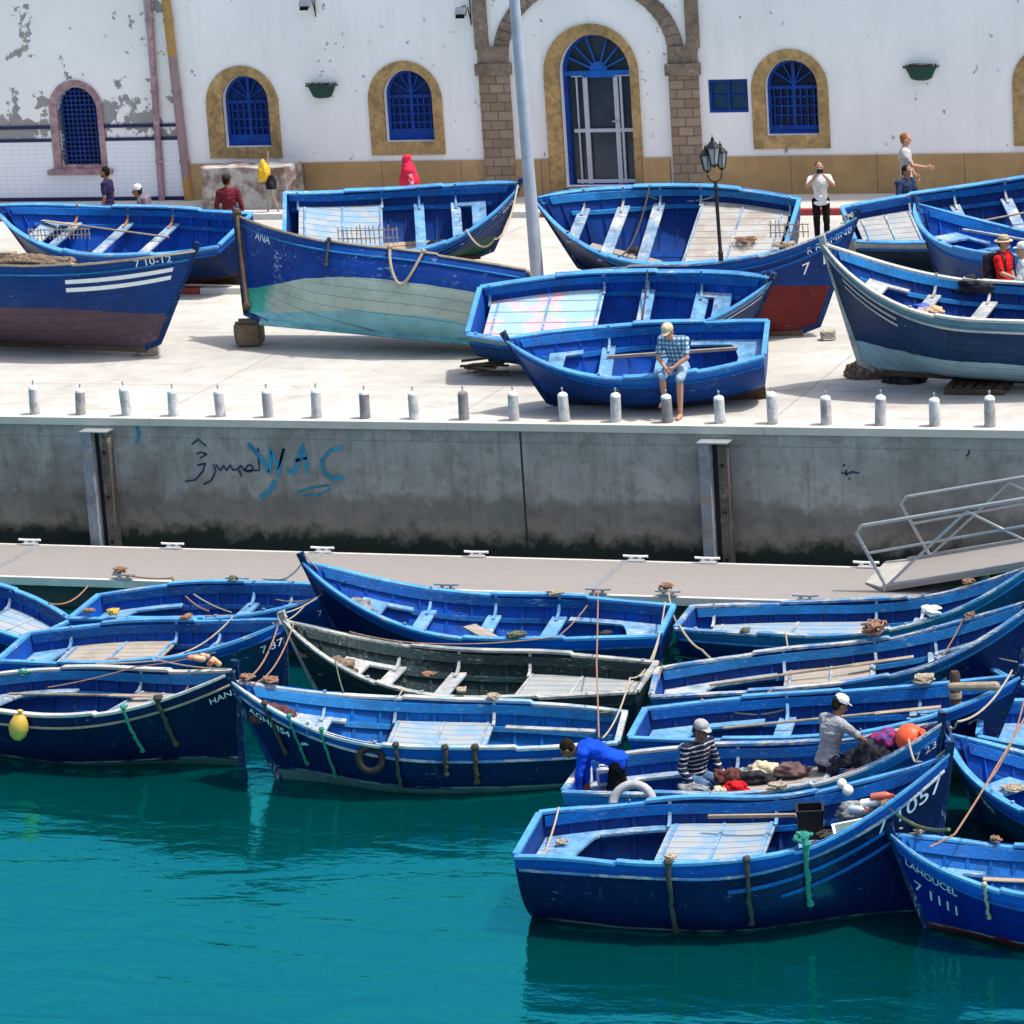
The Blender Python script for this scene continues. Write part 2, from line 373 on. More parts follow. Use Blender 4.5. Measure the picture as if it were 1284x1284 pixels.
    p=hull(0.,1.,S);mb.box((p[0]+.01,0,p[2]-.012),(.08,2*p[1]-.1,.05))
    mb.build('gunwale',cap,root,bevel=.006)
    # rub rails (outside, under the top strake)
    for sd_ in(1,-1):
        pts=[ptz(t,sr(t)-.175,sd_,.012) for t in np.linspace(0.01,.992,34)]
        m2=MB();m2.tube(pts,.019,6);m2.build('rub_rail',rubm or rail,root,smooth=True)
    # inner rail = broad strake inside the timber heads
    for sd_ in(1,-1):
        tl=np.linspace(.015,.955,34);vs=[]
        for t in tl:
            for dz,off in((-.045,-.085),(-.045,-.06),(-.165,-.062),(-.165,-.087)):
                vs.append(ptz(t,sr(t)+dz,sd_,off) )
        fs=[]
        for i in range(len(tl)-1):
            for j in range(4):fs.append((i*4+j,i*4+(j+1)%4,(i+1)*4+(j+1)%4,(i+1)*4+j))
        fs+=[(0,1,2,3),tuple(len(vs)-4+j for j in range(4))]
        MB().add(vs,fs).build('inner_rail',rail,root)
    # ribs
    TZ=lambda t:sr(t)-.30
    for k in range(nrib):
        t=.07+.86*k/(nrib-1);m2=MB()
        for sd_ in(1,-1):
            zs=np.linspace(float(_sec(t,S)[2])+.13,sr(t)-.04,9);vs=[]
            for z in zs:
                p=ptz(t,z,sd_,-.033);q=ptz(t,z,sd_,-.062);
                vs+=[p+Vector((-.022,0,0)),p+Vector((.022,0,0)),q+Vector((.022,0,0)),q+Vector((-.022,0,0))]
            fs=[]
            for i in range(8):
                for j in range(4):fs.append((i*4+j,i*4+(j+1)%4,(i+1)*4+(j+1)%4,(i+1)*4+j))
            fs+=[(0,1,2,3),tuple(len(vs)-4+j for j in range(4))]
            m2.add(vs,fs)
        pq=ptz(t,sec1(t)[2]+.14,1,-.05);m2.box((pq.x,0,pq.z),(.04,2*max(pq.y,.01),.03))
        m2.build('rib',inn,root)
    # stringers carrying the seats
    for sd_ in(1,-1):
        vs=[];tl=np.linspace(.02,.9,28)
        for t in tl:
            for dz,off in((0,-.09),(0,-.06),(-.06,-.06),(-.06,-.09)):vs.append(ptz(t,TZ(t)-.035+dz,sd_,off))
        fs=[]
        for i in range(len(tl)-1):
            for j in range(4):fs.append((i*4+j,i*4+(j+1)%4,(i+1)*4+(j+1)%4,(i+1)*4+j))
        fs+=[(0,1,2,3),tuple(len(vs)-4+j for j in range(4))];MB().add(vs,fs).build('stringer',rail,root)
    def slab(ts,yin,name_,mat_,dz=0,th=.035,flat=None,out=-.065):
        m2=MB()
        for sd_ in(1,-1):
            vs=[]
            for t in ts:
                z=(TZ(t) if flat is None else flat)+dz;p=ptz(t,z,sd_,out);yi=min(yin(t),abs(p.y)-.005)
                vs+=[(p.x,p.y,z),(p.x,yi*sd_,z),(p.x,yi*sd_,z-th),(p.x,p.y,z-th)]
            fs=[]
            for i in range(len(ts)-1):
                for j in range(4):fs.append((i*4+j,i*4+(j+1)%4,(i+1)*4+(j+1)%4,(i+1)*4+j))
            fs+=[(0,1,2,3),tuple(len(vs)-4+j for j in range(4))];m2.add(vs,fs)
        return m2.build(name_,mat_,root,bevel=.004)
    b.slab=slab;b.TZ=TZ
    def mk_thwart(t):
        z=TZ(t);wd=.105+rnd.uniform(-.01,.015);ya=ptz(t,z,1,-.06).y;m2=MB();sk_=rnd.uniform(-.03,.03)
        m2.box((L*t+sk_*0,0,z-.02),(2*wd,2*ya,.04),rot=(0,0,sk_));o=m2.build('thwart',thw,root,bevel=.006)
        for sd_ in(1,-1):
            pts=[];g=hull(t,1.,S)
            A=Vector((L*t,(ya-.24)*sd_,z+.012));Bp=Vector((g[0],(g[1]-.05)*sd_,g[2]+.02))
            for i in range(8):
                u=i/7;e=u**.55;pts.append(Vector((L*t+(g[0]-L*t)*u,A.y+(Bp.y-A.y)*math.sin(u*math.pi/2)**.8,A.z+(Bp.z-A.z)*(1-math.cos(u*math.pi/2)))))
            m3=MB()
            for i in range(7):m3.bar(pts[i],pts[i+1]+(pts[i+1]-pts[i])*.15,.04,.035)
            m3.build('knee',kneem or thw,root)
    for t in thwarts:mk_thwart(t)
    if stern=='bench':
        te=min(.3,(deckr[0]-.005) if deck else .3,thwarts[0]-.03 if thwarts else .3)
        aa=.105
        def yi(t):
            if t<=aa:return 0.
            g=ptz(t,TZ(t),1,-.065).y;u=min((t-aa)/.035,1);return (g-.17)*math.sin(u*math.pi/2)
        slab([.012,.06,aa,aa+.004,aa+.012,aa+.025,aa+.036]+list(np.linspace(aa+.05,te,6)),yi,'stern_bench',thw,dz=.005)
    if deck:
        slab(list(np.linspace(deckr[0],deckr[1],14)),lambda t:0.,'deck_platform',deck,dz=.012,out=-.06)
        for tb in (deckr[0]+.012,(deckr[0]+deckr[1])/2,deckr[1]-.012):
            z=TZ(tb)+.012;ya=ptz(tb,z,1,-.09).y;MB().box((L*tb,0,z+.012),(.035,2*ya-.04,.022)).build('deck_batten',deckm or thw,root)
        for tb in(deckr[0],deckr[1]):
            for sd_ in(1,-1):
                g=hull(tb,1.,S);m3=MB();ya=ptz(tb,TZ(tb),1,-.06).y;pr=None
                for i in range(8):
                    u=i/7;q=Vector((g[0],(ya-.16+(g[1]-.05-ya+.16)*math.sin(u*math.pi/2)**.8)*sd_,TZ(tb)+.02+(g[2]+.02-TZ(tb)-.02)*(1-math.cos(u*math.pi/2))))
                    if pr is not None:m3.bar(pr,q,.04,.035)
                    pr=q
                m3.build('knee',kneem or thw,root)
    if bow=='bench':
        t1=.80;t2=.865
        def yb(t):
            g=ptz(t,TZ(t),1,-.065).y
            if t<t1:return max(g-.13,0)
            return 0.
        slab([.73,.75,.77,.79,t1-.001,t1,.83,t2],yb,'bow_bench',thw)
    elif bow=='deck':
        slab([.82,.86,.9,.94,.965],lambda t:0.,'fore_deck',thw,dz=.1)
    # floor boards
    m2=MB()
    for k in range(5):
        y=(k-2)*.15;zf=sec1(.45)[2]+.165;ok=[t for t in np.linspace(.2,.8,25) if ptz(t,zf-.02,1,-.07).y>abs(y)+.065]
        if ok:m2.box((L*(ok[0]+ok[-1])/2,y,zf),(L*(ok[-1]-ok[0]),.125,.02))
    m2.build('floor_board',M['wood'] if rnd.random()<.5 else inn,root)
    # stem post following the bow, standing above the gunwale
    m2=MB();vs=[]
    st=[hull(1.,v,S) for v in np.linspace(0.,1,10)];st=[Vector((p[0],0,p[2])) for p in st]
    hd=st[-1]+(st[-1]-st[-2]).normalized()*.13;pth=[Vector((hull(.86,0.,S)[0],0,hull(.86,0.,S)[2]-.04))]+st+[hd]
    for i,p in enumerate(pth):
        d=(pth[min(i+1,len(pth)-1)]-pth[max(i-1,0)]).normalized();nn=Vector((d.z,0,-d.x));wd=.032 if i<len(pth)-1 else .045
        fo=.045;ba=.05 if i<len(pth)-1 else .07
        vs+=[p+nn*fo+Vector((0,wd*.55,0)),p+nn*fo+Vector((0,-wd*.55,0)),p-nn*ba+Vector((0,-wd,0)),p-nn*ba+Vector((0,wd,0))]
    fs=[]
    for i in range(len(pth)-1):
        for j in range(4):fs.append((i*4+j,i*4+(j+1)%4,(i+1)*4+(j+1)%4,(i+1)*4+j))
    fs+=[(0,1,2,3),tuple(len(vs)-4+j for j in range(4))];m2.add(vs,fs);m2.build('stem_post',stem_m or hm_top(hm_,rail),root,bevel=.006)
    # keel
    m2=MB();prev=None;vs=[]
    for t in np.linspace(.0,.9,20):
        p=hull(t,0.,S);vs+=[(p[0],.03,p[2]+.02),(p[0],-.03,p[2]+.02),(p[0],-.025,-.07),(p[0],.025,-.07)]
    fs=[]
    for i in range(19):
        for j in range(4):fs.append((i*4+j,i*4+(j+1)%4,(i+1)*4+(j+1)%4,(i+1)*4+j))
    fs+=[(0,1,2,3),tuple(len(vs)-4+j for j in range(4))];m2.add(vs,fs);m2.build('keel',hm_k.get(key,M['wooddark']),root)
    if battens:
        for (d0,ta,tb,mt,wd) in battens:
            for sd_ in (1,-1):
                tl=np.linspace(ta,tb,14);m2=MB();vs=[]
                for t in tl:
                    for dz,off in((wd/2,.002),(wd/2,.016),(-wd/2,.016),(-wd/2,.002)):vs.append(ptz(t,sr(t)-d0+dz,sd_,off))
                fs=[]
                for i in range(len(tl)-1):
                    for j in range(4):fs.append((i*4+j,i*4+(j+1)%4,(i+1)*4+(j+1)%4,(i+1)*4+j))
                fs+=[(0,1,2,3),tuple(len(vs)-4+j for j in range(4))]
                m2.add(vs,fs).build('batten',mt,root)
    return b
hm_k={}
M['stem']=paint('navy_stem_paint',(.002,.026,.11),wear=.35,worn=(.3,.33,.35),grain=(5,5,1))
def hm_top(hm_,rail): return M['stem']
def gun_px(b,px,side=None):
    """t on the gunwale (near side by default) whose projection has photo x = px"""
    sd_=b.near if side is None else side;ts=np.linspace(0,1,200);best=None
    for t in ts:
        p=hull(t,1.,b.S);q=b.M@Vector((p[0],p[1]*sd_,p[2]));x=proj(np.array(q))[0]
        if best is None or abs(x-px)<best[0]:best=(abs(x-px),t)
    return best[1]
def letters(b,text,px,depth,h,mat=None,squash=1.,side=None):
    """painted registration on the near side of the hull, beginning at photo column px"""
    cu=bpy.data.curves.new('txt','FONT');cu.body=text;cu.size=1.;cu.resolution_u=3
    ob=bpy.data.objects.new('txt',cu);COL.objects.link(ob);bpy.context.view_layer.update()
    me=bpy.data.meshes.new_from_object(ob.evaluated_get(bpy.context.evaluated_depsgraph_get()));bpy.data.objects.remove(ob)
    bm=bmesh.new();bm.from_mesh(me);bmesh.ops.triangulate(bm,faces=bm.faces);bmesh.ops.subdivide_edges(bm,edges=[e for e in bm.edges if e.calc_length()>.35],cuts=1);bmesh.ops.triangulate(bm,faces=bm.faces)
    k=h/.7;rnd=random.Random(text)
    S=b.S;t0=gun_px(b,px)
    for v in bm.verts:
        lx=v.co.x*k*squash;d=depth-v.co.y*k+ .004*math.sin(v.co.x*3)
        x=hull(t0,1.,S)[0]+b.dir*lx;t=x/S[0]
        for _ in range(6):
            t=min(t,1.);z=b.sr(t)-d;xx=b.xat(t,z);t+=(x-xx)/S[0]*.8
        p=b.ptz(min(t,1.),b.sr(min(t,1.))-d,b.near,.008);v.co=p
    bm.normal_update();bm.to_mesh(me);bm.free();me.materials.clear();me.materials.append(mat or M['lettering'])
    o=bpy.data.objects.new('lettering',me);COL.objects.link(o);o.parent=b.root
    so_=o.modifiers.new('s','SOLIDIFY');so_.thickness=.003;so_.offset=0
    return o
def hang(b,px,length,r,mat,label,name='rope_fender',cat='rope',knots=True,bulge=1.25,group=None):
    """a rope or rope fender hanging over the near gunwale"""
    t=gun_px(b,px);g=hull(t,1.,b.S);sd_=b.near;root=None
    top=b.M@Vector((g[0],(g[1]-.05)*sd_,g[2]+.03));over=b.M@Vector((g[0],(g[1]+.035)*sd_,g[2]+.04));
    dn=[];rnd=random.Random(px);n=12
    for i in range(1,n+1):
        q=b.ptz(t,max(b.sr(t)-length*i/n,.05),sd_,.02+r);q=b.M@q;q=q+Vector((rnd.uniform(-.012,.012),0,0));dn.append(q)
    pts=[top,over]+dn;rs=[r*rnd.uniform(.8,bulge) for _ in pts];rs[-1]=r*1.5 if knots else r*.5
    m2=MB();c0=pts[0];m2.tube([p-c0 for p in pts],rs,7)
    if knots:m2.ell(pts[1]-c0,(r*2,r*2,r*1.6),n=8)
    m2.ell(pts[-1]-c0,(r*1.6,r*1.6,r*1.3),n=8)
    o=m2.build(name,mat,None,smooth=True,loc=c0);return tag(o,label,cat,group)
def rope(pts,r,mat,label,sag=.1,name='mooring_rope',group=None,n=14):
    """rope through world points, sagging between them"""
    P=[]
    for i in range(len(pts)-1):
        a,b_=Vector(pts[i]),Vector(pts[i+1]);L=(b_-a).length
        for k in range(n):
            u=k/n;p=a.lerp(b_,u);p.z-=sag*L*4*u*(1-u)*.5;P.append(p)
    P.append(Vector(pts[-1]));c0=P[0].copy()
    o=MB().tube([p-c0 for p in P],r,6).build(name,mat,None,smooth=True,loc=c0);return tag(o,label,'rope',group)
def clump(c,r,mat,label,name='rope_coil',cat='rope',turns=5,th=.016,seed=1,group=None,flat=.35):
    rnd=random.Random(seed);P=[];n=turns*12
    ph=rnd.uniform(0,6);
    for i in range(n):
        a=2*math.pi*i/12*(1+.25*math.sin(i*.11+ph));rr_=r*(.5+.5*math.sin(i*.53+ph))*rnd.uniform(.7,1.2)
        P.append(Vector((rr_*math.cos(a+i*.03),rr_*math.sin(a+i*.03)*.8,r*flat*(.3+.7*abs(math.sin(i*.23+ph)))+rnd.uniform(0,.02))))
    o=MB().tube(P,th,5).build(name,mat,None,smooth=True,loc=tuple(c));return tag(o,label,cat,group)

# ================= SETTING =================
def wc(t,scale=(1,1,1)): return t.coord(rnd=False,scale=scale)
# ground
t=NT('quay_concrete');v=wc(t);big=t.noise(v,.35,5);c=t.mix(t.ramp(big,.3,.7),(.38,.37,.335),(.50,.485,.45))
c=t.mix(t.ramp(t.noise(v,2.2,8,.7),.42,.7,0,.55),c,(.30,.28,.245));c=t.mix(t.ramp(t.noise(wc(t,(1,3,1)),.8,7,.7),.52,.68,0,.6),c,(.31,.29,.255));c=t.mix(t.ramp(t.noise(v,.9,8,.7),.60,.66,0,.35),c,(.20,.19,.17))
sp=t.n('ShaderNodeSeparateXYZ');t.L(v,sp.inputs[0])
def joint(expr,per,wd,off=0.):
    f=t.math('FRACT',t.math('DIVIDE',t.math('ADD',expr,off+500.),per));return t.math('LESS_THAN',t.math('MULTIPLY',t.math('ABSOLUTE',t.math('SUBTRACT',f,.5)),per),wd)
wob=t.math('MULTIPLY',t.noise(v,2,3),.05)
j=t.math('MAXIMUM',joint(t.math('ADD',sp.outputs[0],wob),5.2,.016,1.3),joint(t.math('ADD',sp.outputs[1],wob),4.4,.016,1.2))
c=t.mix(t.math('MULTIPLY',j,.6),c,(.2,.19,.17))
edge=t.ramp(sp.outputs[1],.5,.62,1,0);c=t.mix(t.math('MULTIPLY',edge,.35),c,(.62,.60,.52))
t.bump(t.noise(v,30,6),.25,.01);t.out(c,.85,.2);M['quay']=t.m
MB().box((-20,100,-.06),(260,200,.12)).build('quay_ground',M['quay'])
tag(bpy.data.objects['quay_ground'],kind='structure')
t=NT('pavement_concrete');v=wc(t);c=t.mix(t.noise(v,1.5,6),(.40,.38,.34),(.52,.50,.46));t.bump(t.noise(v,25,4),.2,.01);t.out(c,.85);M['pave']=t.m
MB().box((-24,20.35,.055),(110,1.9,.12)).build('pavement',M['pave']);tag(bpy.data.objects['pavement'],kind='structure')
# kerb painted red and white
kb=empty('kerb',(-30,19.3,0));tag(kb,'low kerb painted in red and white lengths along the foot of the building','kerb')
red=plain('faded_red_kerb_paint',(.32,.05,.05),.8,.25,5,.2);wht=plain('faded_white_kerb_paint',(.55,.53,.50),.8,.15,5,.2)
for m_,q in ((red,0),(wht,1)):
    m2=MB()
    for k in range(34):
        if k%2==q:m2.box((-20+k*1.4,0,.065),(1.38,.18,.13))
    m2.build('kerb_stones',m_,kb,bevel=.01)
kb=empty('kerb',(-29.4,10.75,0));tag(kb,'short red and grey kerb on the quay under the boat with orange thwarts','kerb')
MB().box((.55,0,.06),(1.3,.2,.13)).box((-2.9,0,.06),(1.2,.2,.13)).build('kerb_stones',wht,kb,bevel=.01);MB().box((-.8,0,.06),(1.38,.2,.13)).build('kerb_stones',red,kb,bevel=.01)
# water
t=NT('harbour_water');v=wc(t)
tg=t.t;outn=tg.nodes['Material Output'];tg.nodes.remove(t.b)
n1=t.noise(wc(t,(.7,1.7,1)),.8,2,.45,.8);n2=t.noise(wc(t,(1,1.7,1)),3.2,4,.55,.2);n3=t.noise(v,9,3,.5)
hgt=t.math('ADD',t.math('ADD',t.math('MULTIPLY',n1,1.),t.math('MULTIPLY',n2,.30)),t.math('MULTIPLY',n3,.03))
bp=t.n('ShaderNodeBump');bp.inputs['Strength'].default_value=.6;bp.inputs['Distance'].default_value=.06;t.L(hgt,bp.inputs['Height'])
df=t.n('ShaderNodeBsdfDiffuse');gl=t.n('ShaderNodeBsdfGlossy');mx=t.n('ShaderNodeMixShader')
t.val(df.inputs['Color'],t.mix(t.ramp(t.noise(v,.25,3),.3,.7),(.0,.030,.029),(.0,.040,.038)))
gl.inputs['Roughness'].default_value=.03;gl.inputs['Color'].default_value=(.07,.97,1.,1);t.L(bp.outputs[0],gl.inputs['Normal'])
fr=t.n('ShaderNodeFresnel');fr.inputs['IOR'].default_value=3.3;t.L(bp.outputs[0],fr.inputs['Normal'])
t.L(fr.outputs[0],mx.inputs[0]);t.L(df.outputs[0],mx.inputs[1]);t.L(gl.outputs[0],mx.inputs[2]);t.L(mx.outputs[0],outn.inputs[0]);M['water']=t.m
MB().add([(-400,-500,WZ),(300,-500,WZ),(300,.5,WZ),(-400,.5,WZ)],[(0,1,2,3)]).build('harbour_water',M['water']);tag(bpy.data.objects['harbour_water'],kind='structure')
# quay wall
t=NT('stained_quay_wall_concrete');v=wc(t);sp=t.n('ShaderNodeSeparateXYZ');t.L(v,sp.inputs[0]);X=sp.outputs[0];Z=sp.outputs[2]
c=t.mix(t.ramp(t.noise(wc(t,(.5,1,.35)),1.1,6,.6),.3,.7),(.15,.147,.14),(.41,.405,.385))
st=t.noise(wc(t,(4.5,1,.28)),1.6,8,.7);c=t.mix(t.ramp(st,.5,.8,0,.75),c,(.09,.085,.08));c=t.mix(t.ramp(t.noise(wc(t,(7,1,.4)),2,6,.7),.55,.8,0,.5),c,(.42,.42,.41))
c=t.mix(t.ramp(t.noise(v,1.6,10,.72),.47,.62,0,.6),c,(.13,.122,.11));c=t.mix(t.ramp(t.noise(wc(t,(.6,1,1.1)),2.1,8,.7),.55,.63,0,.4),c,(.33,.325,.30));c=t.mix(t.ramp(t.noise(v,5.5,8,.75),.56,.66,0,.45),c,(.085,.08,.075))
pn=t.n('ShaderNodeTexWhiteNoise',noise_dimensions='1D');t.L(t.math('FLOOR',t.math('DIVIDE',t.math('ADD',X,100.),3.55)),pn.inputs['W'])
c=t.mix(t.ramp(pn.outputs['Value'],0,1,0,.35),c,(.30,.33,.31))
# lichen green streaks, brown tide band, black weed foot
gs=t.ramp(t.noise(wc(t,(1.6,1,.12)),1.3,4,.6),.58,.68,0,.4);c=t.mix(gs,c,(.10,.24,.19))
zb=t.math('ADD',Z,t.math('MULTIPLY',t.math('SUBTRACT',t.noise(wc(t,(1.4,1,1.2)),1.5,7,.65),.5),1.0))
c=t.mix(t.ramp(zb,-1.15,-1.35,0,.55),c,(.085,.075,.062));c=t.mix(t.ramp(t.math('ADD',zb,t.math('MULTIPLY',t.noise(v,4,5),.3)),-1.42,-1.55,0,.45),c,(.26,.22,.16))
c=t.mix(t.ramp(t.math('ADD',Z,t.math('MULTIPLY',t.math('SUBTRACT',t.noise(wc(t,(1.1,1,1)),1.9,9,.72),.5),1.1)),-1.72,-1.97,0,.93),c,(.008,.016,.012))
sj=t.math('LESS_THAN',t.math('ABSOLUTE',t.math('SUBTRACT',t.math('FRACT',t.math('DIVIDE',t.math('ADD',X,119.111-20+10.),20.)),.5)),.0009)
c=t.mix(sj,c,(.03,.03,.03))
hl=t.math('LESS_THAN',t.math('ABSOLUTE',t.math('ADD',t.math('ADD',Z,.30),t.math('MULTIPLY',t.noise(v,1.2,3),.03))),.008);c=t.mix(t.math('MULTIPLY',hl,.35),c,(.06,.06,.06))
t.bump(t.noise(v,14,8,.7),.4,.012);t.out(c,.85,.2);M['qwall']=t.m
qw=empty('quay_wall',(-20,.5,-3));tag(qw,'stained grey concrete quay wall with dark weed along its foot and painted graffiti','wall')
MB().box((-20,.53,-3.13),(260,1.0,6.02)).build('wall_face',M['qwall'],qw,loc=(20,-.5,3))
def Gw(px,py,y=.025): p=onY(px,py,y);return p
def stroke(pts,wpx,name,mat,parent):
    """brush stroke on the quay wall through photo points"""
    P=[Vector(Gw(x,y)) for x,y in pts];Q=[]
    for i in range(len(P)-1):
        for k in range(4):Q.append(P[i].lerp(P[i+1],k/4))
    Q.append(P[-1]);m2=MB();vs=[];w_=wpx*.0118/2;rnd=random.Random(len(pts))
    for i,p in enumerate(Q):
        d=(Q[min(i+1,len(Q)-1)]-Q[max(i-1,0)]).normalized();n_=Vector((-d.z,0,d.x));ww=w_*rnd.uniform(.8,1.15)
        vs+=[p+n_*ww,p-n_*ww]
    fs=[(2*i,2*i+1,2*i+3,2*i+2) for i in range(len(Q)-1)];off=Vector((20,-.5-.0,3))
    m2.add(vs,fs);return m2
gd=plain('dark_blue_spray_paint',(.012,.025,.08),.8,.1,5,0);gb=paint('light_blue_spray_paint',(.03,.30,.48),wear=.12,worn=(.25,.27,.28),var=.3)
def c4(L): return [(x*.3349,400+y*.3349) for x,y in L]
m2=MB()
for L in ([(718,470),(742,450),(772,476)],[(735,505),(752,498),(775,506),(748,522)],[(738,548),(770,540),(758,572),(732,602),(692,608)],[(800,545),(808,572),(790,605),(762,620)],
          [(808,545),(826,568),(838,548),(848,568),(862,545),(872,566),(890,562),(903,548),(915,566)],[(915,568),(930,545),(948,552),(940,572),(915,568),(972,566),(968,520),(966,482)],[(895,566),(905,590)]):
    q=stroke(c4(L),2.6,'',None,None);m2.add([ (a,b,c) for a,b,c in q.v],q.f)
g=MB();g.v=[(x,y-.004,z) for x,y,z in m2.v];g.f=m2.f;g.mi=m2.mi;g.build('dark_graffiti',gd,qw,loc=(20,-.5,3))
m2=MB()
for L,wd in (([(930,465),(985,530),(1005,575)],6),([(1010,575),(1012,480),(1040,560),(1062,485),(1040,590)],5),([(975,668),(1005,650),(1032,605)],7),([(1075,560),(1100,580),(1135,470),(1150,575)],6),([(1105,530),(1150,520)],4),
             ([(1284,480),(1235,492),(1205,530),(1215,575),(1250,600),(1290,590)],5),([(1110,650),(1170,630),(1235,622)],3),([(1130,662),(1200,655),(1240,635)],3),([(508,385),(520,430),(515,465)],5)):
    q=stroke(c4(L),wd,'',None,None);m2.add(q.v,q.f)
g=MB();g.v=[(x,y-.008,z) for x,y,z in m2.v];g.f=m2.f;g.mi=m2.mi;g.build('light_blue_graffiti',gb,qw,loc=(20,-.5,3))
m2=MB()
for L in ([(605,550),(615,545)],[(600,575),(625,580),(640,572),(668,577)],[(618,565),(620,588)],[(628,597),(634,600)],[(1070,514),(1080,500),(1078,490)]):
    q=stroke([(854+x*.3349,400+y*.3349) for x,y in L],2.4,'',None,None);m2.add(q.v,q.f)
g=MB();g.v=[(x,y-.004,z) for x,y,z in m2.v];g.f=m2.f;g.mi=m2.mi;g.build('small_graffiti',gd,qw,loc=(20,-.5,3))
# pile guides on the wall
def pile(px,ytop,lab):
    p=onY(px,ytop,-.15);x=p[0];z=p[2];r=empty('pile_guide',(x,0,z));tag(r,lab,'steel post','pile guides on the quay wall')
    h=z+2.9
    st_=paint('bluish_grey_steel',(.26,.29,.33),wear=.4,worn=(.30,.19,.12),grain=(5,5,1));rs=paint('brown_stained_timber',(.13,.11,.09),wear=.5,worn=(.27,.24,.19),grain=(6,6,1))
    MB().box((-.11,-.12,-h/2),(.18,.30,h)).build('steel_flange',st_,r,bevel=.01);MB().box((.15,-.06,-h/2),(.16,.18,h)).build('timber_face',rs,r,bevel=.01)
    MB().box((.02,-.04,-h/2),(.08,.12,h-.02)).build('web',M['black'],r);MB().box((.03,-.12,.012),(.5,.3,.02)).build('top_cap',M['metal'],r)
    for k in range(3):MB().lathe([(.03,0),(.03,.02)],(.15,-.16,-.35-k*.75),8,M=Euler((R(90),0,0)).to_matrix()).build('bolt',M['iron'],r)
pile(118,541,'steel and timber pile guide on the quay wall left of the graffiti')
pile(893,555,'steel and timber pile guide on the quay wall under the seated man')
# pontoon
pt=empty('pontoon',(-20,-1.45,PZ));tag(pt,'long grey planked floating pontoon moored along the foot of the quay wall','pontoon')
t=NT('pontoon_planks');v=wc(t);sp=t.n('ShaderNodeSeparateXYZ');t.L(v,sp.inputs[0])
g_=t.noise(wc(t,(1.2,14,1)),3,6,.7);c=t.mix(t.ramp(g_,.25,.75),(.20,.185,.172),(.28,.262,.245));c=t.mix(t.ramp(t.noise(wc(t,(.6,1,1)),1.2,6,.6),.4,.7,0,.5),c,(.26,.24,.23))
wn=t.n('ShaderNodeTexWhiteNoise',noise_dimensions='1D');q=t.math('DIVIDE',sp.outputs[1],.155);t.L(t.math('FLOOR',q),wn.inputs['W']);c=t.mix(t.ramp(wn.outputs['Value'],0,1,0,.3),c,(.24,.22,.215))
sm=t.math('GREATER_THAN',t.math('ABSOLUTE',t.math('SUBTRACT',t.math('FRACT',t.math('ADD',q,100.)),.5)),.47);c=t.mix(t.math('MULTIPLY',sm,.35),c,(.15,.14,.135))
t.bump(sm,.4,.004);t.out(c,.85);M['pdeck']=t.m
PL=8.4-(-40);PX=8.4-PL/2
MB().box((PX,0,-.035),(PL,1.86,.07)).build('deck',M['pdeck'],pt)
for k in range(9):
    MB().box((-33+k*5.1,0,.003),(.10,1.84,.012)).build('joint_strip',M['metal'],pt)
alu=plain('pale_aluminium_edge',(.55,.54,.50),.6,.15,4,.1)
for y in(-.965,.965):MB().box((PX,y,-.06),(PL+.02,.07,.135)).build('edge_beam',alu,pt,bevel=.01)
MB().box((PX,0,-.32),(PL-.2,1.75,.42)).build('float',plain('dark_float_concrete',(.05,.055,.055),.8,.3,3,.2),pt)
def cleat(px,py,near=False):
    z=PZ+.02;p=onZ(px,py,z);y=(-2.42 if near else -.5);x=onY(px,py,y)[0]
    m2=MB();lx=x+20;ly=y+1.45
    m2.box((lx-.07,ly,.05),(.04,.05,.06)).box((lx+.07,ly,.05),(.04,.05,.06)).tube([(lx-.2,ly,.09),(lx-.1,ly,.085),(lx+.1,ly,.085),(lx+.2,ly,.09)],.02,8).box((lx,ly,.02),(.26,.08,.02))
    m2.build('cleat',M['white'] if not near else M['metal'],pt)
    return Vector((x,y,PZ+.09))
CL=[cleat(x,y) for x,y in((37,676),(216,678),(404,685),(597,691),(797,700),(887,703),(1086,705))]
CN=[cleat(x,y,True) for x,y in((155,722),(297,722),(750,741),(838,748),(345,724),(1010,752),(560,735))]
# gangway
gw=empty('gangway',(-12.9,-.9,PZ+.01));tag(gw,'aluminium gangway with slanted tube railings rising to the right from the pontoon','gangway')
gm=M['metal'];Gs=math.tan(R(11.))
def gp(x,y,h=0): return Vector((x,y,.05+Gs*max(x,0)+h))
MB().add([gp(0,-.9),gp(8,-.9),gp(8,.75),gp(0,.75),gp(0,-.9,-.06),gp(8,-.9,-.1),gp(8,.75,-.1),gp(0,.75,-.06)],[(0,1,2,3),(4,7,6,5),(0,4,5,1),(3,2,6,7),(0,3,7,4),(1,5,6,2)]).build('ramp_deck',M['pdeck'],gw)
alu2=plain('dull_ramp_plate',(.36,.35,.32),.7,.2,5,.1)
MB().add([(-.35,-.5,.02),(.05,-.95,.06),(.05,.8,.06),(-.35,.7,.02),(-.35,-.5,.0),(.05,-.95,.0),(.05,.8,.0),(-.35,.7,.0)],[(0,1,2,3),(4,7,6,5),(0,4,5,1),(3,2,6,7),(0,3,7,4),(1,5,6,2)]).build('landing_flap',alu2,gw)
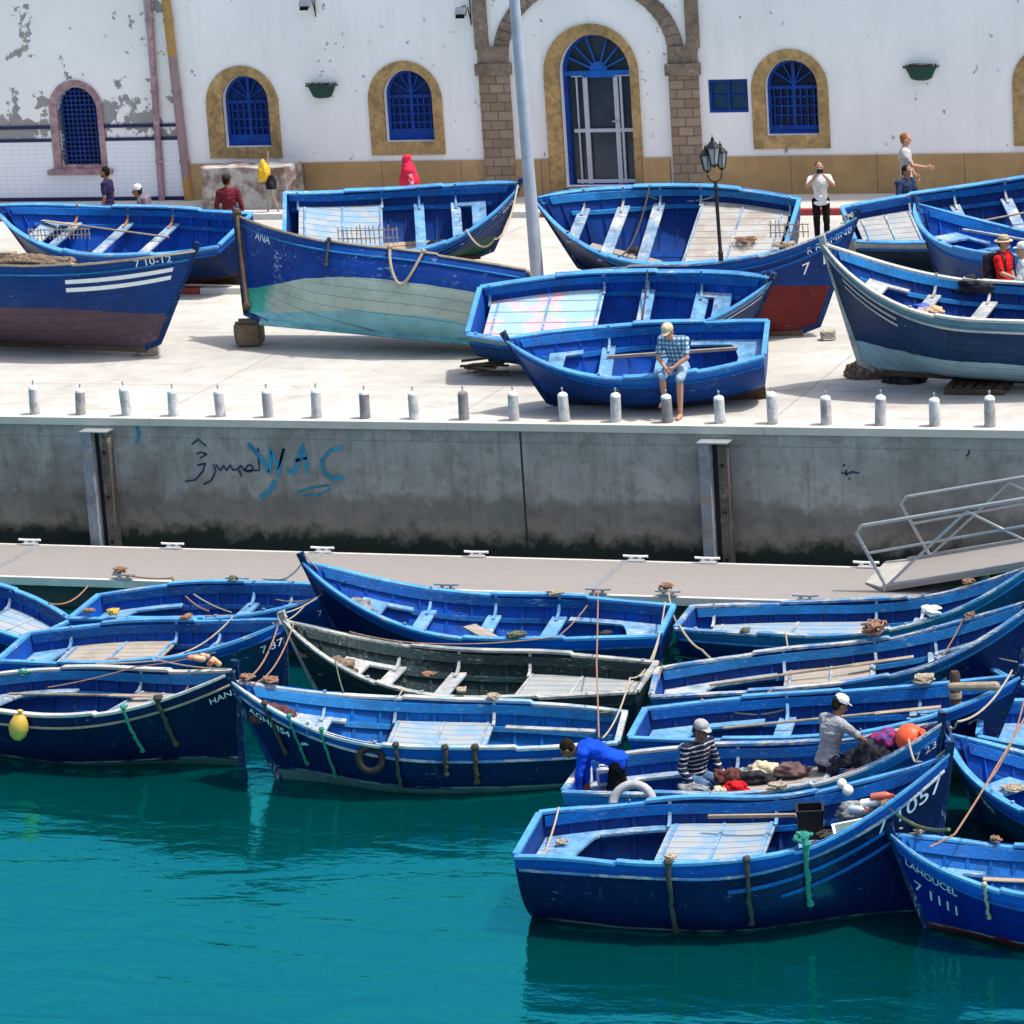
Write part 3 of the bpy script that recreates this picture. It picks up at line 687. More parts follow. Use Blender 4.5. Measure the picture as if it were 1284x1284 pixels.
for y,x0 in((-.85,.05),(.7,.35)):
    A=gp(x0,y);B_=A+Vector((-.42,0,.80));C_=gp(8,y,.95)
    b2=A+Vector((-.36,0,.86))
    MB().tube([A,B_,b2+Vector((.03,0,.06)),B_+Vector((.15,0,.13)),C_],.028,8).build('top_rail',gm,gw,smooth=True)
    m1=A+Vector((-.26,0,.5));MB().tube([m1,gp(8,y,.6)],.02,8).build('mid_rail',gm,gw,smooth=True)
    for k in range(3):
        x=x0+k*2.6;MB().tube([gp(x,y),gp(x+1.25,y,.93)],.022,8).build('brace',gm,gw,smooth=True);MB().tube([gp(x+1.25,y,.93),gp(x+2.6,y)],.022,8).build('brace',gm,gw,smooth=True)
    MB().box((4,y,.0),(.01,.01,.01)).add([gp(0,y-.03,.0),gp(8,y-.03),gp(8,y+.03),gp(0,y+.03),gp(0,y-.03,.04),gp(8,y-.03,.04),gp(8,y+.03,.04),gp(0,y+.03,.04)],[(0,3,2,1),(4,5,6,7),(0,1,5,4),(2,3,7,6),(0,4,7,3),(1,2,6,5)]).build('side_beam',gm,gw)
# bollards
bx_=[44,102,160,217,276,336,398,458,520,583,645,709,773,837,904,969,1035,1104,1172,1242]
rel=['','second bollard from the left end of the row','third bollard from the left end of the row','fourth bollard from the left, above the dark graffiti','fifth bollard from the left, above the dark graffiti','sixth bollard from the left, above the light blue graffiti','seventh bollard from the left, above the end of the light blue graffiti','grey weathered bollard left of the broken raft, eighth from the left','white bollard, ninth from the left, left of the broken raft','dark grey weathered bollard in front of the broken raft','white bollard beside the bow of the small quay boat','white bollard in front of the small quay boat, nearest its bow','white bollard in front of the middle of the small quay boat','grey weathered bollard at the feet of the seated man','white bollard just right of the seated man','white bollard second to the right of the seated man','white bollard third to the right of the seated man','stained bollard in front of the coiled nets under the white-rimmed boat','white bollard fourth from the nets, left of the pallet','stained grey bollard in front of the pallet, last at the right end of the row']
rel[0]='white bollard at the far left end of the row on the quay edge'
proto_m=[]
for k,(c_) in enumerate([(.62,.60,.60),(.30,.28,.29),(.50,.47,.47)]):
    proto_m.append(paint('bollard_paint_%d'%k,c_,wear=.45,worn=(.25,.2,.18),grain=(4,4,1)))
dark=[7,9,13,19,17,1,5]
for i in range(20):
    x=-27.7316+.845671*i;rnd=random.Random(i);hh=.47+rnd.uniform(-.04,.03)
    r=empty('bollard',(x,.25,0),(rnd.uniform(-.06,.06),rnd.uniform(-.06,.06),rnd.uniform(0,6)));tag(r,rel[i],'bollard','small bollards along the quay edge')
    mm=proto_m[1 if i in dark[:3] else 2 if i in dark else 0]
    MB().lathe([(.085,0),(.088,.02),(.085,.06),(.082,hh*.82),(.078,hh*.88),(.05,hh*.94)],n=20).build('body',mm,r,smooth=True)
    MB().lathe([(.082,hh*.86),(.076,hh*.93),(.045,hh*.985),(.02,hh)],n=18).build('cap',M['white'] if i not in(9,) else mm,r,smooth=True)
    MB().lathe([(.012,hh*.98),(.012,hh+.05),(.02,hh+.055),(.015,hh+.075)],n=8).build('pin',M['metal'],r)
# ================= FACADE =================
def G(px,py): p=onY(px,py,FY);return (float(p[0]),float(p[2]))
t=NT('white_lime_plaster');v=wc(t);c=t.mix(t.ramp(t.noise(v,.5,6,.6),.3,.7),(.79,.785,.79),(.87,.86,.86));c=t.mix(t.ramp(t.noise(wc(t,(3,1,.35)),1.2,7,.65),.5,.8,0,.3),c,(.55,.55,.58))
pm=t.math('MULTIPLY',t.ramp(t.noise(v,5.5,6,.6),.64,.66),t.ramp(t.noise(v,.7,3),.52,.56));c=t.mix(pm,c,(.30,.30,.31));t.bump(t.math('SUBTRACT',t.noise(v,6,6),t.math('MULTIPLY',pm,.5)),.3,.03);t.out(c,.9,.15);M['plaster']=t.m
t=NT('peeling_white_plaster');v=wc(t);sp=t.n('ShaderNodeSeparateXYZ');t.L(v,sp.inputs[0]);c=t.mix(t.ramp(t.noise(v,.5,6,.6),.3,.7),(.75,.74,.74),(.84,.83,.83))
zz=sp.outputs[2];band=t.math('MULTIPLY',t.ramp(zz,2.7,1.9,0,.12),1.);pn_=t.math('ADD',t.noise(v,1.5,7,.62),band)
pm=t.ramp(pn_,.585,.598);c=t.mix(pm,c,t.mix(t.noise(v,5,5),(.20,.195,.19),(.38,.375,.37)));t.bump(t.math('SUBTRACT',t.noise(v,9,6),pm),.4,.02);t.out(c,.9,.15);M['peel']=t.m
t=NT('ochre_plinth_render');v=wc(t);c=t.mix(t.ramp(t.noise(v,1.2,7,.65),.3,.7),(.33,.21,.10),(.47,.31,.15));c=t.mix(t.ramp(t.noise(wc(t,(3,1,.4)),1.5,7,.7),.5,.75,0,.5),c,(.25,.19,.13))
sp=t.n('ShaderNodeSeparateXYZ');t.L(v,sp.inputs[0]);jj=t.math('LESS_THAN',t.math('ABSOLUTE',t.math('SUBTRACT',t.math('FRACT',t.math('DIVIDE',t.math('ADD',sp.outputs[0],100.),1.87)),.5)),.006);c=t.mix(t.math('MULTIPLY',jj,.6),c,(.1,.08,.06));t.bump(t.noise(v,12,6),.4,.02);t.out(c,.9,.15);M['ochre']=t.m
M['surround']=paint('ochre_window_surround',(.47,.31,.14),wear=.2,worn=(.35,.3,.25),grain=(1,1,1),rough=.85)
M['pink']=paint('mauve_painted_render',(.42,.27,.30),wear=.25,worn=(.4,.36,.34),grain=(1,1,1),rough=.85)
t=NT('brown_stone_blocks');v=wc(t);mp=t.n('ShaderNodeMapping');t.L(v,mp.inputs[0]);mp.inputs[2].default_value=(R(90),0,0);br=t.n('ShaderNodeTexBrick');t.L(mp.outputs[0],br.inputs[0]);br.inputs['Scale'].default_value=1;br.inputs['Brick Width'].default_value=.34;br.inputs['Row Height'].default_value=.20;br.inputs['Mortar Size'].default_value=.014
br.inputs['Color1'].default_value=(.24,.17,.12,1);br.inputs['Color2'].default_value=(.36,.27,.20,1);br.inputs['Mortar'].default_value=(.15,.11,.085,1);c=t.mix(t.ramp(t.noise(v,6,7,.7),.35,.75,0,.5),br.outputs[0],(.19,.14,.105));t.bump(t.math('ADD',t.math('MULTIPLY',t.noise(v,9,7),.6),t.math('SUBTRACT',1.,br.outputs['Fac'])),.6,.03);t.out(c,.9,.15);M['blocks']=t.m
M['archstone']=paint('brown_arch_stone',(.27,.20,.155),wear=.3,worn=(.4,.33,.27),grain=(1,1,1),rough=.9)
M['bluewood']=paint('deep_blue_joinery',(.006,.06,.36),wear=.1,worn=(.2,.3,.5),grain=(4,4,1))
M['bluelight']=paint('bright_blue_joinery',(.01,.15,.62),wear=.1,worn=(.2,.3,.5),grain=(4,4,1))
tg_=NT('dark_window_glass');tg_.out((.003,.004,.010),.15,.15);M['glass']=tg_.m;M['bluepane']=paint('deep_blue_shutter_board',(.003,.025,.16),wear=.1,worn=(.1,.15,.3),grain=(4,4,1));tg_=NT('dark_blue_window_glass');tg_.out((.003,.010,.04),.2,.2);M['glass2']=tg_.m
def arch(x0,x1,z0,z1,n=18,rise=None,point=0.):
    r=(x1-x0)/2;rise=rise or r;zs=z1-rise;cx=(x0+x1)/2;P=[(x0,z0)]
    for i in range(n+1):
        a=math.pi-math.pi*i/n;P.append((cx+r*math.cos(a),zs+rise*(math.sin(a)+point*(1-abs(math.cos(a)))*.12)))
    P.append((x1,z0));return P
def holed(name,mat,outer,holes,y,parent,depth=.35):
    L=[[Vector((x,z,0)) for x,z in outer]]+[[Vector((x,z,0)) for x,z in h] for h in holes];T=tessellate_polygon(L);pts=[p for l in L for p in l]
    m2=MB();m2.add([(p.x,y,p.y) for p in pts],[tuple(t_) for t_ in T])
    for h in holes+[outer]:
        n=len(h);m2.add([(x,y,z) for x,z in h]+[(x,y+depth,z) for x,z in h],[(i,(i+1)%n,n+(i+1)%n,n+i) for i in range(n)])
    me=bpy.data.meshes.new(name);me.from_pydata(m2.v,[],m2.f);me.materials.append(mat);o=bpy.data.objects.new(name,me);COL.objects.link(o);o.parent=parent;return o
def ring(name,mat,outer,inner,y0,y1,parent):
    """band between two outlines of equal length, from y0 (front) to y1"""
    n=len(outer);V=[(x,y0,z) for x,z in outer]+[(x,y0,z) for x,z in inner]+[(x,y1,z) for x,z in outer]+[(x,y1,z) for x,z in inner];F=[]
    for i in range(n):
        j=(i+1)%n;F+=[(i,j,n+j,n+i),(i,2*n+i,2*n+j,j),(n+i,n+j,3*n+j,3*n+i)]
    return MB().add(V,F).build(name,mat,parent)
def px_arch(a,b,t_,bt,**k):
    ym=(t_+bt)/2;x0=G(a,ym)[0];x1=G(b,ym)[0];zt=G((a+b)/2,t_)[1];z0=G((a+b)/2,bt)[1];return arch(x0,x1,z0,zt,**k),(x0,x1,z0,zt)
XL=G(229,180)[0]
bm_=empty('building',(0,FY,0));tag(bm_,'long white harbour building with ochre plinth, stone arch and blue arched windows','building')
bl_=empty('building',(0,FY,0));tag(bl_,'peeling white building at the left with blue-striped tiled base and a mauve window','building')
def unb(o): o.location=(0,-FY,0);return o     # parts are written in world coordinates
wins=[((260,350,82,198),(280,338,95,184)),((463,555,76,194),(482,543,88,177)),((943,1039,61,186),(960,1026,75,169)),((1270,1366,56,182),(1288,1352,70,166))]
HO=[]
WW=[]
for (o_,i_) in wins:
    oa,ob=px_arch(*o_);ia,ib=px_arch(*i_);HO.append(ia);WW.append((oa,ob,ia,ib))
da,db=px_arch(704,793,43,224);db=(db[0],db[1],.32,db[3]);da=arch(*db);HO.append(da);doa_,dob=px_arch(685,803,29,233);dob=(dob[0],dob[1],.125,dob[3]);doa=arch(*dob)
sx0,sz1=G(887,100);sx1,sz0=G(939,141);HO.append([(sx0,sz0),(sx0,sz1),(sx1,sz1),(sx1,sz0)])
unb(holed('wall',M['plaster'],[(XL,0),(XL,9),(20,9),(20,0)],HO,FY,bm_))
MB().box(((XL+20)/2,FY+6.4,4.5),(20-XL,12,8.98)).build('rear_wall',M['plaster'],bm_,loc=(0,-FY,0))
# flat roof slab
MB().box(((XL+20)/2,FY+6,9.1),(20-XL+.4,12.6,.25)).build('roof',M['plaster'],bm_,loc=(0,-FY,0))
zp=.93
for xa,xb in((XL,G(644,230)[0]-.62),(G(644,230)[0],dob[0]+.02),(dob[1]-.02,G(841,200)[0]),(G(880,200)[0],20)):
    if xa<xb:MB().box(((xa+xb)/2,FY-.035,zp/2),(xb-xa,.07,zp)).build('plinth',M['ochre'],bm_,loc=(0,-FY,0),bevel=.01)
def window(W,parent,kind=0,sur=None):
    oa,ob,ia,ib=W;ring('window_surround',sur or M['surround'],oa,ia,FY-.05,FY+.02,parent).location=(0,-FY,0)
    x0,x1,z0,z1=ib;y=FY+.2;f=ring('window_frame',M['bluewood'],ia,arch(x0+.07,x1-.07,z0+.07,z1-.07),y-.03,y+.05,parent);f.location=(0,-FY,0)
    P=MB();P.prism(ia,y+.04,y+.06).build('pane',M['bluepane'] if kind in(0,1) else M['glass2'],f)
    gm2=MB();cx=(x0+x1)/2;W_=x1-x0;H_=z1-z0
    gm2.box((cx,y,z0+H_/2),(.07,.05,H_-.02))
    gm2.box((cx,y+.0,z0+.13),(W_-.05,.052,.24) if kind!=2 else (W_-.05,.052,.1))
    for k in range(1,5):
        zz_=z0+.2+(H_*.62-.2)*k/4
        gm2.box((cx,y-.004,zz_),(W_-.06,.03,.03 if k<4 else .07))
    for k in(-3,-2,-1,1,2,3):gm2.box((cx+k*W_/8,y-.002,z0+H_*.35),(.028,.034,H_*.6))
    for a in(35,65,115,145):
        zc=z0+H_*.66;L=W_*.5*(.98);gm2.bar((cx,y,zc),(cx+L*math.cos(R(a)),y,zc+L*.95*math.sin(R(a))),.035,.03)
    gm2.build('glazing_bars',M['bluewood'],f)
    MB().box((cx,FY+.08,z0-.012),(W_-.01,.24,.03)).build('sill',M['white'],f)
for k,W in enumerate(WW):window(W,bm_,kind=k)
# door
ring('door_surround',M['surround'],doa,da,FY-.07,FY+.02,bm_).location=(0,-FY,0)
x0,x1,z0,z1=db;y=FY+.28;cx=(x0+x1)/2;W_=x1-x0;H_=z1-z0;zs=z1-W_/2-.02
dr=ring('door_frame',M['bluewood'],da,arch(x0+.09,x1-.06,z0+.02,z1-.06),y-.06,y+.04,bm_);dr.location=(0,-FY,0)
MB().prism(arch(x0,x1,z0,z1),y+.05,y+.07).build('pane',plain('blue_grey_door_glass',(.03,.045,.07),.2,.3,2,0,spec=.4),dr)
m2=MB();m2.box((cx,y-.03,zs-.03),(W_-.04,.08,.10));m2.box((cx,y-.05,zs-.1),(W_*.45,.04,.05))
m2.build('transom_bar',M['bluelight'],dr)
m2=MB();m2.prism([(cx+.2*math.cos(math.pi*i/10),zs+.02+.2*math.sin(math.pi*i/10)) for i in range(11)],y-.05,y-.01)
for a in(25,48,72,108,132,155):m2.bar((cx,y-.03,zs),(cx+(W_/2-.05)*math.cos(R(a)),y-.03,zs+(W_/2-.05)*math.sin(R(a))),.045,.03)
m2.build('fanlight_rays',M['bluelight'],dr)
whd=plain('grey_white_door_frame',(.45,.48,.55),.5,.08,5,.02);m2=MB()
for fx,wd in((.18,.05),(.30,.10),(.73,.10),(.80,.05),(.98,.04)):m2.box((x0+W_*fx,y-.02,(z0+zs)/2),(wd if fx not in(.18,) else .03,.05,zs-z0))
for fz in(.03,.48,.97):m2.box((cx+.05,y-.021,z0+(zs-z0)*fz),(W_*.84,.052,.075))
m2.build('glazed_door',whd,dr);MB().box((x0+W_*.715,y-.07,z0+(zs-z0)*.56),(.16,.04,.03)).build('handle',M['metal'],dr)
t=NT('tiled_step');v=wc(t);ck=t.n('ShaderNodeTexChecker');t.L(v,ck.inputs[0]);ck.inputs['Scale'].default_value=6;ck.inputs[1].default_value=(.04,.08,.12,1);ck.inputs[2].default_value=(.4,.42,.42,1);t.out(ck.outputs[0],.4);M['tile']=t.m
MB().box((cx,FY+.1,.21),(W_+.02,.5,.21)).build('threshold',M['tile'],dr);MB().box((cx,FY-.3,.16),(W_+.5,.5,.10)).build('door_step',red,bm_,loc=(0,-FY,0),bevel=.01)
# small blue window
sw=MB();y=FY+.1;sw.box(((sx0+sx1)/2,y,sz1-.03),(sx1-sx0,.06,.06)).box(((sx0+sx1)/2,y,sz0+.03),(sx1-sx0,.06,.06)).box((sx0+.03,y,(sz0+sz1)/2),(.06,.058,sz1-sz0)).box((sx1-.03,y,(sz0+sz1)/2),(.06,.058,sz1-sz0)).box(((sx0+sx1)/2,y,(sz0+sz1)/2),(.05,.056,sz1-sz0)).box(((sx0+sx1)/2,y+.003,(sz0+sz1)/2),(sx1-sx0,.03,.03))
so2=sw.build('small_window_frame',M['bluewood'],bm_,loc=(0,-FY,0));MB().box(((sx0+sx1)/2,y+.04,(sz0+sz1)/2),(sx1-sx0,.01,sz1-sz0)).build('pane',plain('greenish_frosted_pane',(.008,.05,.11),.25,.2,3,0),so2)
# stone portal: pilasters, caps, arch
def pil(a,b,ua,ub,nm):
    xa=G(a,150)[0];xb=G(b,150)[0];zc0=G(a,94)[1];zc1=G(a,79)[1];xua=G(ua,40)[0];xub=G(ub,40)[0]
    MB().box(((xa+xb)/2,FY-.06,(.125+zc0)/2),(xb-xa,.14,zc0-.125)).build('pilaster',M['blocks'],bm_,loc=(0,-FY,0),bevel=.01)
    MB().box(((xa+xb)/2,FY-.09,(zc0+zc1)/2),(xb-xa+.12,.22,zc1-zc0)).build('pilaster_cap',M['archstone'],bm_,loc=(0,-FY,0),bevel=.02)
    MB().box(((xa+xb)/2,FY-.055,zc1+.18),(xb-xa,.13,.36)).build('impost_block',M['archstone'],bm_,loc=(0,-FY,0),bevel=.01)
    MB().box(((xua+xub)/2,FY-.05,(zc1+.3+9)/2),(xub-xua,.12,9-zc1-.3)).build('upper_pilaster',M['archstone'],bm_,loc=(0,-FY,0),bevel=.01)
    return xa,xb,zc1
pa=pil(606,643,596,612,'l');pb=pil(843,879,861,877,'r')
ax0=pa[1];ax1=pb[0];cx=(ax0+ax1)/2;rz=pa[2]+.1;ri_=(ax1-ax0)/2;V=[];n=26;rnd=random.Random(3)
m2=MB()
for i in range(n):
    a0=math.pi*i/n+.004;a1=math.pi*(i+1)/n-.004;rh=1.12
    P=[]
    for a,rr_ in((a0,ri_),(a1,ri_),(a1,ri_+.34),(a0,ri_+.34)):P.append((cx+rr_*math.cos(a),rz+rr_*math.sin(a)*.83))
    m2.prism(P,FY-.05-rnd.uniform(0,.012),FY+.05)
m2.build('arch_ring',M['archstone'],bm_,loc=(0,-FY,0))
# left building
XE=-60
pw=((64,131,100,212),(74,124,109,207));oa,ob=px_arch(*pw[0]);ia,ib=px_arch(*pw[1])
zst=G(100,157)[1];zlo=G(100,174)[1]
unb(holed('wall',M['peel'],[(XE,0),(XE,9),(XL,9),(XL,0)],[ia],FY,bl_));MB().box(((XE+XL)/2,FY+6.4,4.5),(XL-XE,12,8.98)).build('rear_wall',M['peel'],bl_,loc=(0,-FY,0))
t=NT('white_wall_tiles');v=wc(t);mp=t.n('ShaderNodeMapping');t.L(v,mp.inputs[0]);mp.inputs[2].default_value=(R(90),0,0);br=t.n('ShaderNodeTexBrick');t.L(mp.outputs[0],br.inputs[0]);br.offset=0;br.inputs['Scale'].default_value=1;br.inputs['Brick Width'].default_value=.2;br.inputs['Row Height'].default_value=.1;br.inputs['Mortar Size'].default_value=.006
br.inputs['Color1'].default_value=(.74,.76,.82,1);br.inputs['Color2'].default_value=(.75,.77,.83,1);br.inputs['Mortar'].default_value=(.58,.60,.66,1);t.out(br.outputs[0],.35,.4);M['tiles']=t.m
ty=FY-.015
for xa,xb,z0_,z1_,mt,nm in((XE,ob[0]+.02,.1,zlo,M['tiles'],'tiled_dado'),(ob[1]-.02,XL-.02,.1,zlo,M['tiles'],'tiled_dado'),(ob[0]+.02,ob[1]-.02,.1,ob[2]+.02,M['tiles'],'tiled_dado')):
    MB().box(((xa+xb)/2,ty,(z0_+z1_)/2),(xb-xa,.03,z1_-z0_)).build(nm,mt,bl_,loc=(0,-FY,0))
bt=plain('dark_blue_glazed_tile',(.01,.015,.07),.3,.1,4,0)
for zc in(zst-.03,zlo-.02):
    for xa,xb in((XE,ob[0]+.01),(ob[1]-.01,XL-.03)):MB().box(((xa+xb)/2,FY-.02,zc),(xb-xa,.04,.075)).build('blue_stripe',bt,bl_,loc=(0,-FY,0))
MB().box(((XE+XL)/2,FY-.03,.15),(XL-XE,.06,.10)).build('base_strip',bt,bl_,loc=(0,-FY,0))
f=ring('window_surround',M['pink'],oa,ia,FY-.05,FY+.02,bl_);f.location=(0,-FY,0)
MB().box(((ob[0]+ob[1])/2,FY-.08,ob[2]-.05),(ob[1]-ob[0]+.26,.2,.12)).build('window_sill',M['pink'],bl_,loc=(0,-FY,0),bevel=.015)
f=MB().prism(ia,FY+.22,FY+.24).build('pane',M['glass'],bl_);f.location=(0,-FY,0)
m2=MB();x0,x1,z0,z1=ib
for k in range(1,9):
    x=x0+(x1-x0)*k/9;r_=(x1-x0)/2;top=z1-r_+math.sqrt(max(r_*r_-(x-(x0+x1)/2)**2,0));m2.box((x,FY+.06,(z0+top)/2),(.018,.018,top-z0))
for k in range(1,17):
    z=z0+(z1-z0)*k/17;hw=(x1-x0)/2;zs_=z1-hw;hw=hw if z<zs_ else math.sqrt(max(hw*hw-(z-zs_)**2,0));m2.box(((x0+x1)/2,FY+.075,z),(2*hw,.014,.022))
m2.build('window_grille',M['bluewood'],bl_,loc=(0,-FY,0))
# pipes at the junction of the two buildings
def pipe(a,b_,r,mat,lab):
    A=onY(a[0],a[1],FY-.1);B_=onY(b_[0],b_[1],FY-.1);A=Vector(A);B_=Vector(B_);B_.z=.1
    o=empty('drainpipe',tuple(B_));tag(o,lab,'pipe')
    MB().tube([A-B_+(A-B_).normalized()*3,Vector((0,0,0))],r,12).build('pipe',mat,o,smooth=True)
    for u in(.2,.55,.9):
        q=(A-B_)*u;MB().lathe([(r+.02,-.03),(r+.02,.03)],q,12).build('bracket',mat,o)
t=NT('yellow_and_mauve_pipe_paint');v=wc(t);sp=t.n('ShaderNodeSeparateXYZ');t.L(v,sp.inputs[0]);nz=t.math('ADD',sp.outputs[2],t.math('MULTIPLY',t.noise(v,3,4),.4))
c=t.mix(t.math('MULTIPLY',t.ramp(nz,.7,.75),t.ramp(nz,3.5,3.45)),(.40,.23,.07),(.30,.20,.22));c=t.mix(t.ramp(t.noise(v,5,7,.7),.5,.7,0,.6),c,(.22,.16,.13));t.out(c,.8);M['pipe']=t.m
pipe((208,0),(237,252),.10,M['pipe'],'thick yellow and mauve drainpipe at the corner between the two buildings')
pipe((186,0),(203,250),.075,M['pink'],'thinner mauve drainpipe left of the thick yellow one')
pipe((181,0),(197,156),.03,M['metal'],'thin grey cable conduit running down left of the drainpipes')
# wall planters
def planter(px,py,lab):
    x,z=G(px,py);r=empty('wall_planter',(x,FY,z));r.scale=(1.12,1,.78);tag(r,lab,'planter','green planters fixed on the white wall')
    gp_=plain('green_painted_basket',(.015,.06,.045),.7,.3,12,.3);H=[(.10,-.24),(.17,-.2),(.25,.08),(.29,.12)]
    m2=MB()
    for k in range(3):
        pass
    prof=H;V=[];n=14
    for rr_,z_ in prof:
        for j in range(n+1):
            a=math.pi+math.pi*j/n;V.append((rr_*1.15*math.cos(a),rr_*.8*math.sin(a)-.005,z_))
    F=[(i*(n+1)+j,i*(n+1)+j+1,(i+1)*(n+1)+j+1,(i+1)*(n+1)+j) for i in range(len(prof)-1) for j in range(n)];F.append(tuple(range(n+1)))
    F.append(tuple(3*(n+1)+j for j in range(n+1)))
    m2.add(V,F).build('basket',gp_,r)
    m3=MB();m3.tube([(.33*math.cos(a),.23*math.sin(a)-.01,.12) for a in np.linspace(math.pi,2*math.pi,14)],.022,6).build('rim',gp_,r)
    rnd=random.Random(px);m4=MB()
    for k in range(60):
        a=rnd.uniform(math.pi,2*math.pi);q=rnd.uniform(0,1)**.5;p=Vector((.32*q*math.cos(a),.2*q*math.sin(a)-.01,.12));d=Vector((rnd.uniform(-.1,.1),rnd.uniform(-.08,.02),rnd.uniform(.03,.09)))
        m4.tube([p,p+d],.005,4);m4.ell(p+d,(.02,.02,.008),rot=(rnd.uniform(0,3),rnd.uniform(0,3),0),n=6)
    m4.build('dry_plants',plain('dry_brown_plants',(.10,.075,.05),.9,.5,10,0),r)
    MB().box((0,-.012,-.02),(.3,.02,.36)).build('bracket',M['iron'],r)
planter(404,112,'green basket planter with dry plants between the two windows at the left')
planter(1155,89,'green basket planter with dry plants on the wall at the right')
def flood(px,py,lab,s=1.):
    x,z=G(px,py);r=empty('floodlight',(x,FY,z));tag(r,lab,'floodlight','floodlights under the roof of the white building')
    MB().box((0,-.12,.1),(.05,.24,.05)).build('bracket',M['iron'],r);MB().box((0,-.25,.02),(.24,.14,.17),rot=(R(-35),0,0)).build('housing',M['metal'],r,bevel=.015)
    MB().box((0,-.31,-.06),(.2,.02,.13),rot=(R(-35),0,0)).build('lens',M['glass'],r);MB().tube([(.1,-.1,.1),(.14,-.05,-.2),(.13,-.02,-.3),(.13,-.02,.5)],.012,5).build('cable',M['iron'],r)
flood(583,14,'grey floodlight on the wall beside the left stone pilaster');flood(388,4,'dark floodlight on the wall above the left green planter')
# stone stump at the wall
t=NT('crumbling_render');v=wc(t);c=t.mix(t.ramp(t.noise(v,2.5,8,.7),.42,.56),(.20,.145,.12),(.44,.42,.40));t.bump(t.noise(v,8,8,.7),.8,.05);t.out(c,.95);M['crumb']=t.m
xa,za=G(283,199);xb,_=G(388,199)
g=bpy.data.meshes.new('stone_block');bm=bmesh.new();bmesh.ops.create_cube(bm,size=1);bmesh.ops.subdivide_edges(bm,edges=bm.edges,cuts=9,use_grid_fill=True);rnd=random.Random(5)
from mathutils import noise as mnoise
for v_ in bm.verts:
    v_.co=Vector((v_.co.x*(xb-xa),v_.co.y*.9,v_.co.z*(za)+za/2));d=mnoise.noise_vector(v_.co*2.3)*.07;v_.co+=d
bm.to_mesh(g);bm.free();g.materials.append(M['crumb']);o=bpy.data.objects.new('stone_block',g);COL.objects.link(o);o.location=((xa+xb)/2,FY-.95,0)
tag(o,'crumbling rendered stone block standing against the ochre plinth','masonry block')
# big grey lamp pole
A=Vector(onZ(676,374,0));A=Vector((A.x,A.y,0));T_=Vector(onY(640,-60,A.y))
lp=empty('light_pole',A);tag(lp,'tall plain grey steel light pole standing among the quay boats','light pole')
D_=(T_-A);MB().tube([Vector((0,0,0)),D_*.5,D_],[.125,.11,.095],20).build('pole',plain('grey_blue_pole_paint',(.33,.37,.44),.5,.12,3,.05),lp,smooth=True)
MB().box((0,0,.02),(.4,.4,.04)).build('base_plate',M['metal'],lp,bevel=.01);MB().tube([D_,D_+Vector((.4,0,.35)),D_+Vector((1.4,-.2,.5))],.05,8).build('arm',M['metal'],lp,smooth=True)
MB().box(D_+Vector((1.7,-.25,.5)),(.7,.28,.14)).build('lamp_head',M['metal'],lp,bevel=.03)
# ornate lamp
A=Vector(onZ(908,380,0));A=Vector((A.x,A.y,0));topz=onY(897,170,A.y)[2];ol=empty('street_lamp',A,(0,R(-1.2),0));tag(ol,'black ornate street lamp with lantern heads between the quay boats','street lamp')
H=topz
MB().lathe([(.13,0),(.13,.08),(.09,.12),(.075,.5),(.05,.55),(.045,.9),(.055,.93),(.035,.96),(.032,H-.95),(.05,H-.93),(.03,H-.9),(.03,H-.82)],n=16).build('post',M['iron'],ol,smooth=True)
def lantern(c,s=1.):
    b0=MB();r0,r1=.07*s,.13*s;z0=c[2];z1=z0+.30*s
    b0.lathe([(.02,z0-.06*s),(.05*s,z0-.03*s),(r0,z0)],(c[0],c[1],0),6);
    for j in range(6):
        a=math.pi*j/3;b0.bar((c[0]+r0*math.cos(a),c[1]+r0*math.sin(a),z0),(c[0]+r1*math.cos(a),c[1]+r1*math.sin(a),z1),.014,.014)
    b0.lathe([(r1+.02,z1),(r1+.01,z1+.02),(.06*s,z1+.11*s),(.03,z1+.13*s),(.035,z1+.16*s),(.008,z1+.2*s),(.004,z1+.25*s)],(c[0],c[1],0),6)
    o=b0.build('lantern',M['iron'],ol);MB().lathe([(r0-.008,z0+.005),(r1-.008,z1-.005)],(c[0],c[1],0),6).build('lantern_glass',plain('lantern_glass',(.35,.36,.38),.3,.1,5,0),o)
lantern((-.14,0,H-.62),.9);lantern((.0,.0,H-.52),1.);lantern((.10,.12,H-.60),.9)
MB().tube([(0,0,H-.85),(-.1,0,H-.8),(-.14,0,H-.7)],.015,6).tube([(0,0,H-.85),(.08,.08,H-.8),(.1,.12,H-.68)],.015,6).build('scroll_arm',M['iron'],ol,smooth=True)

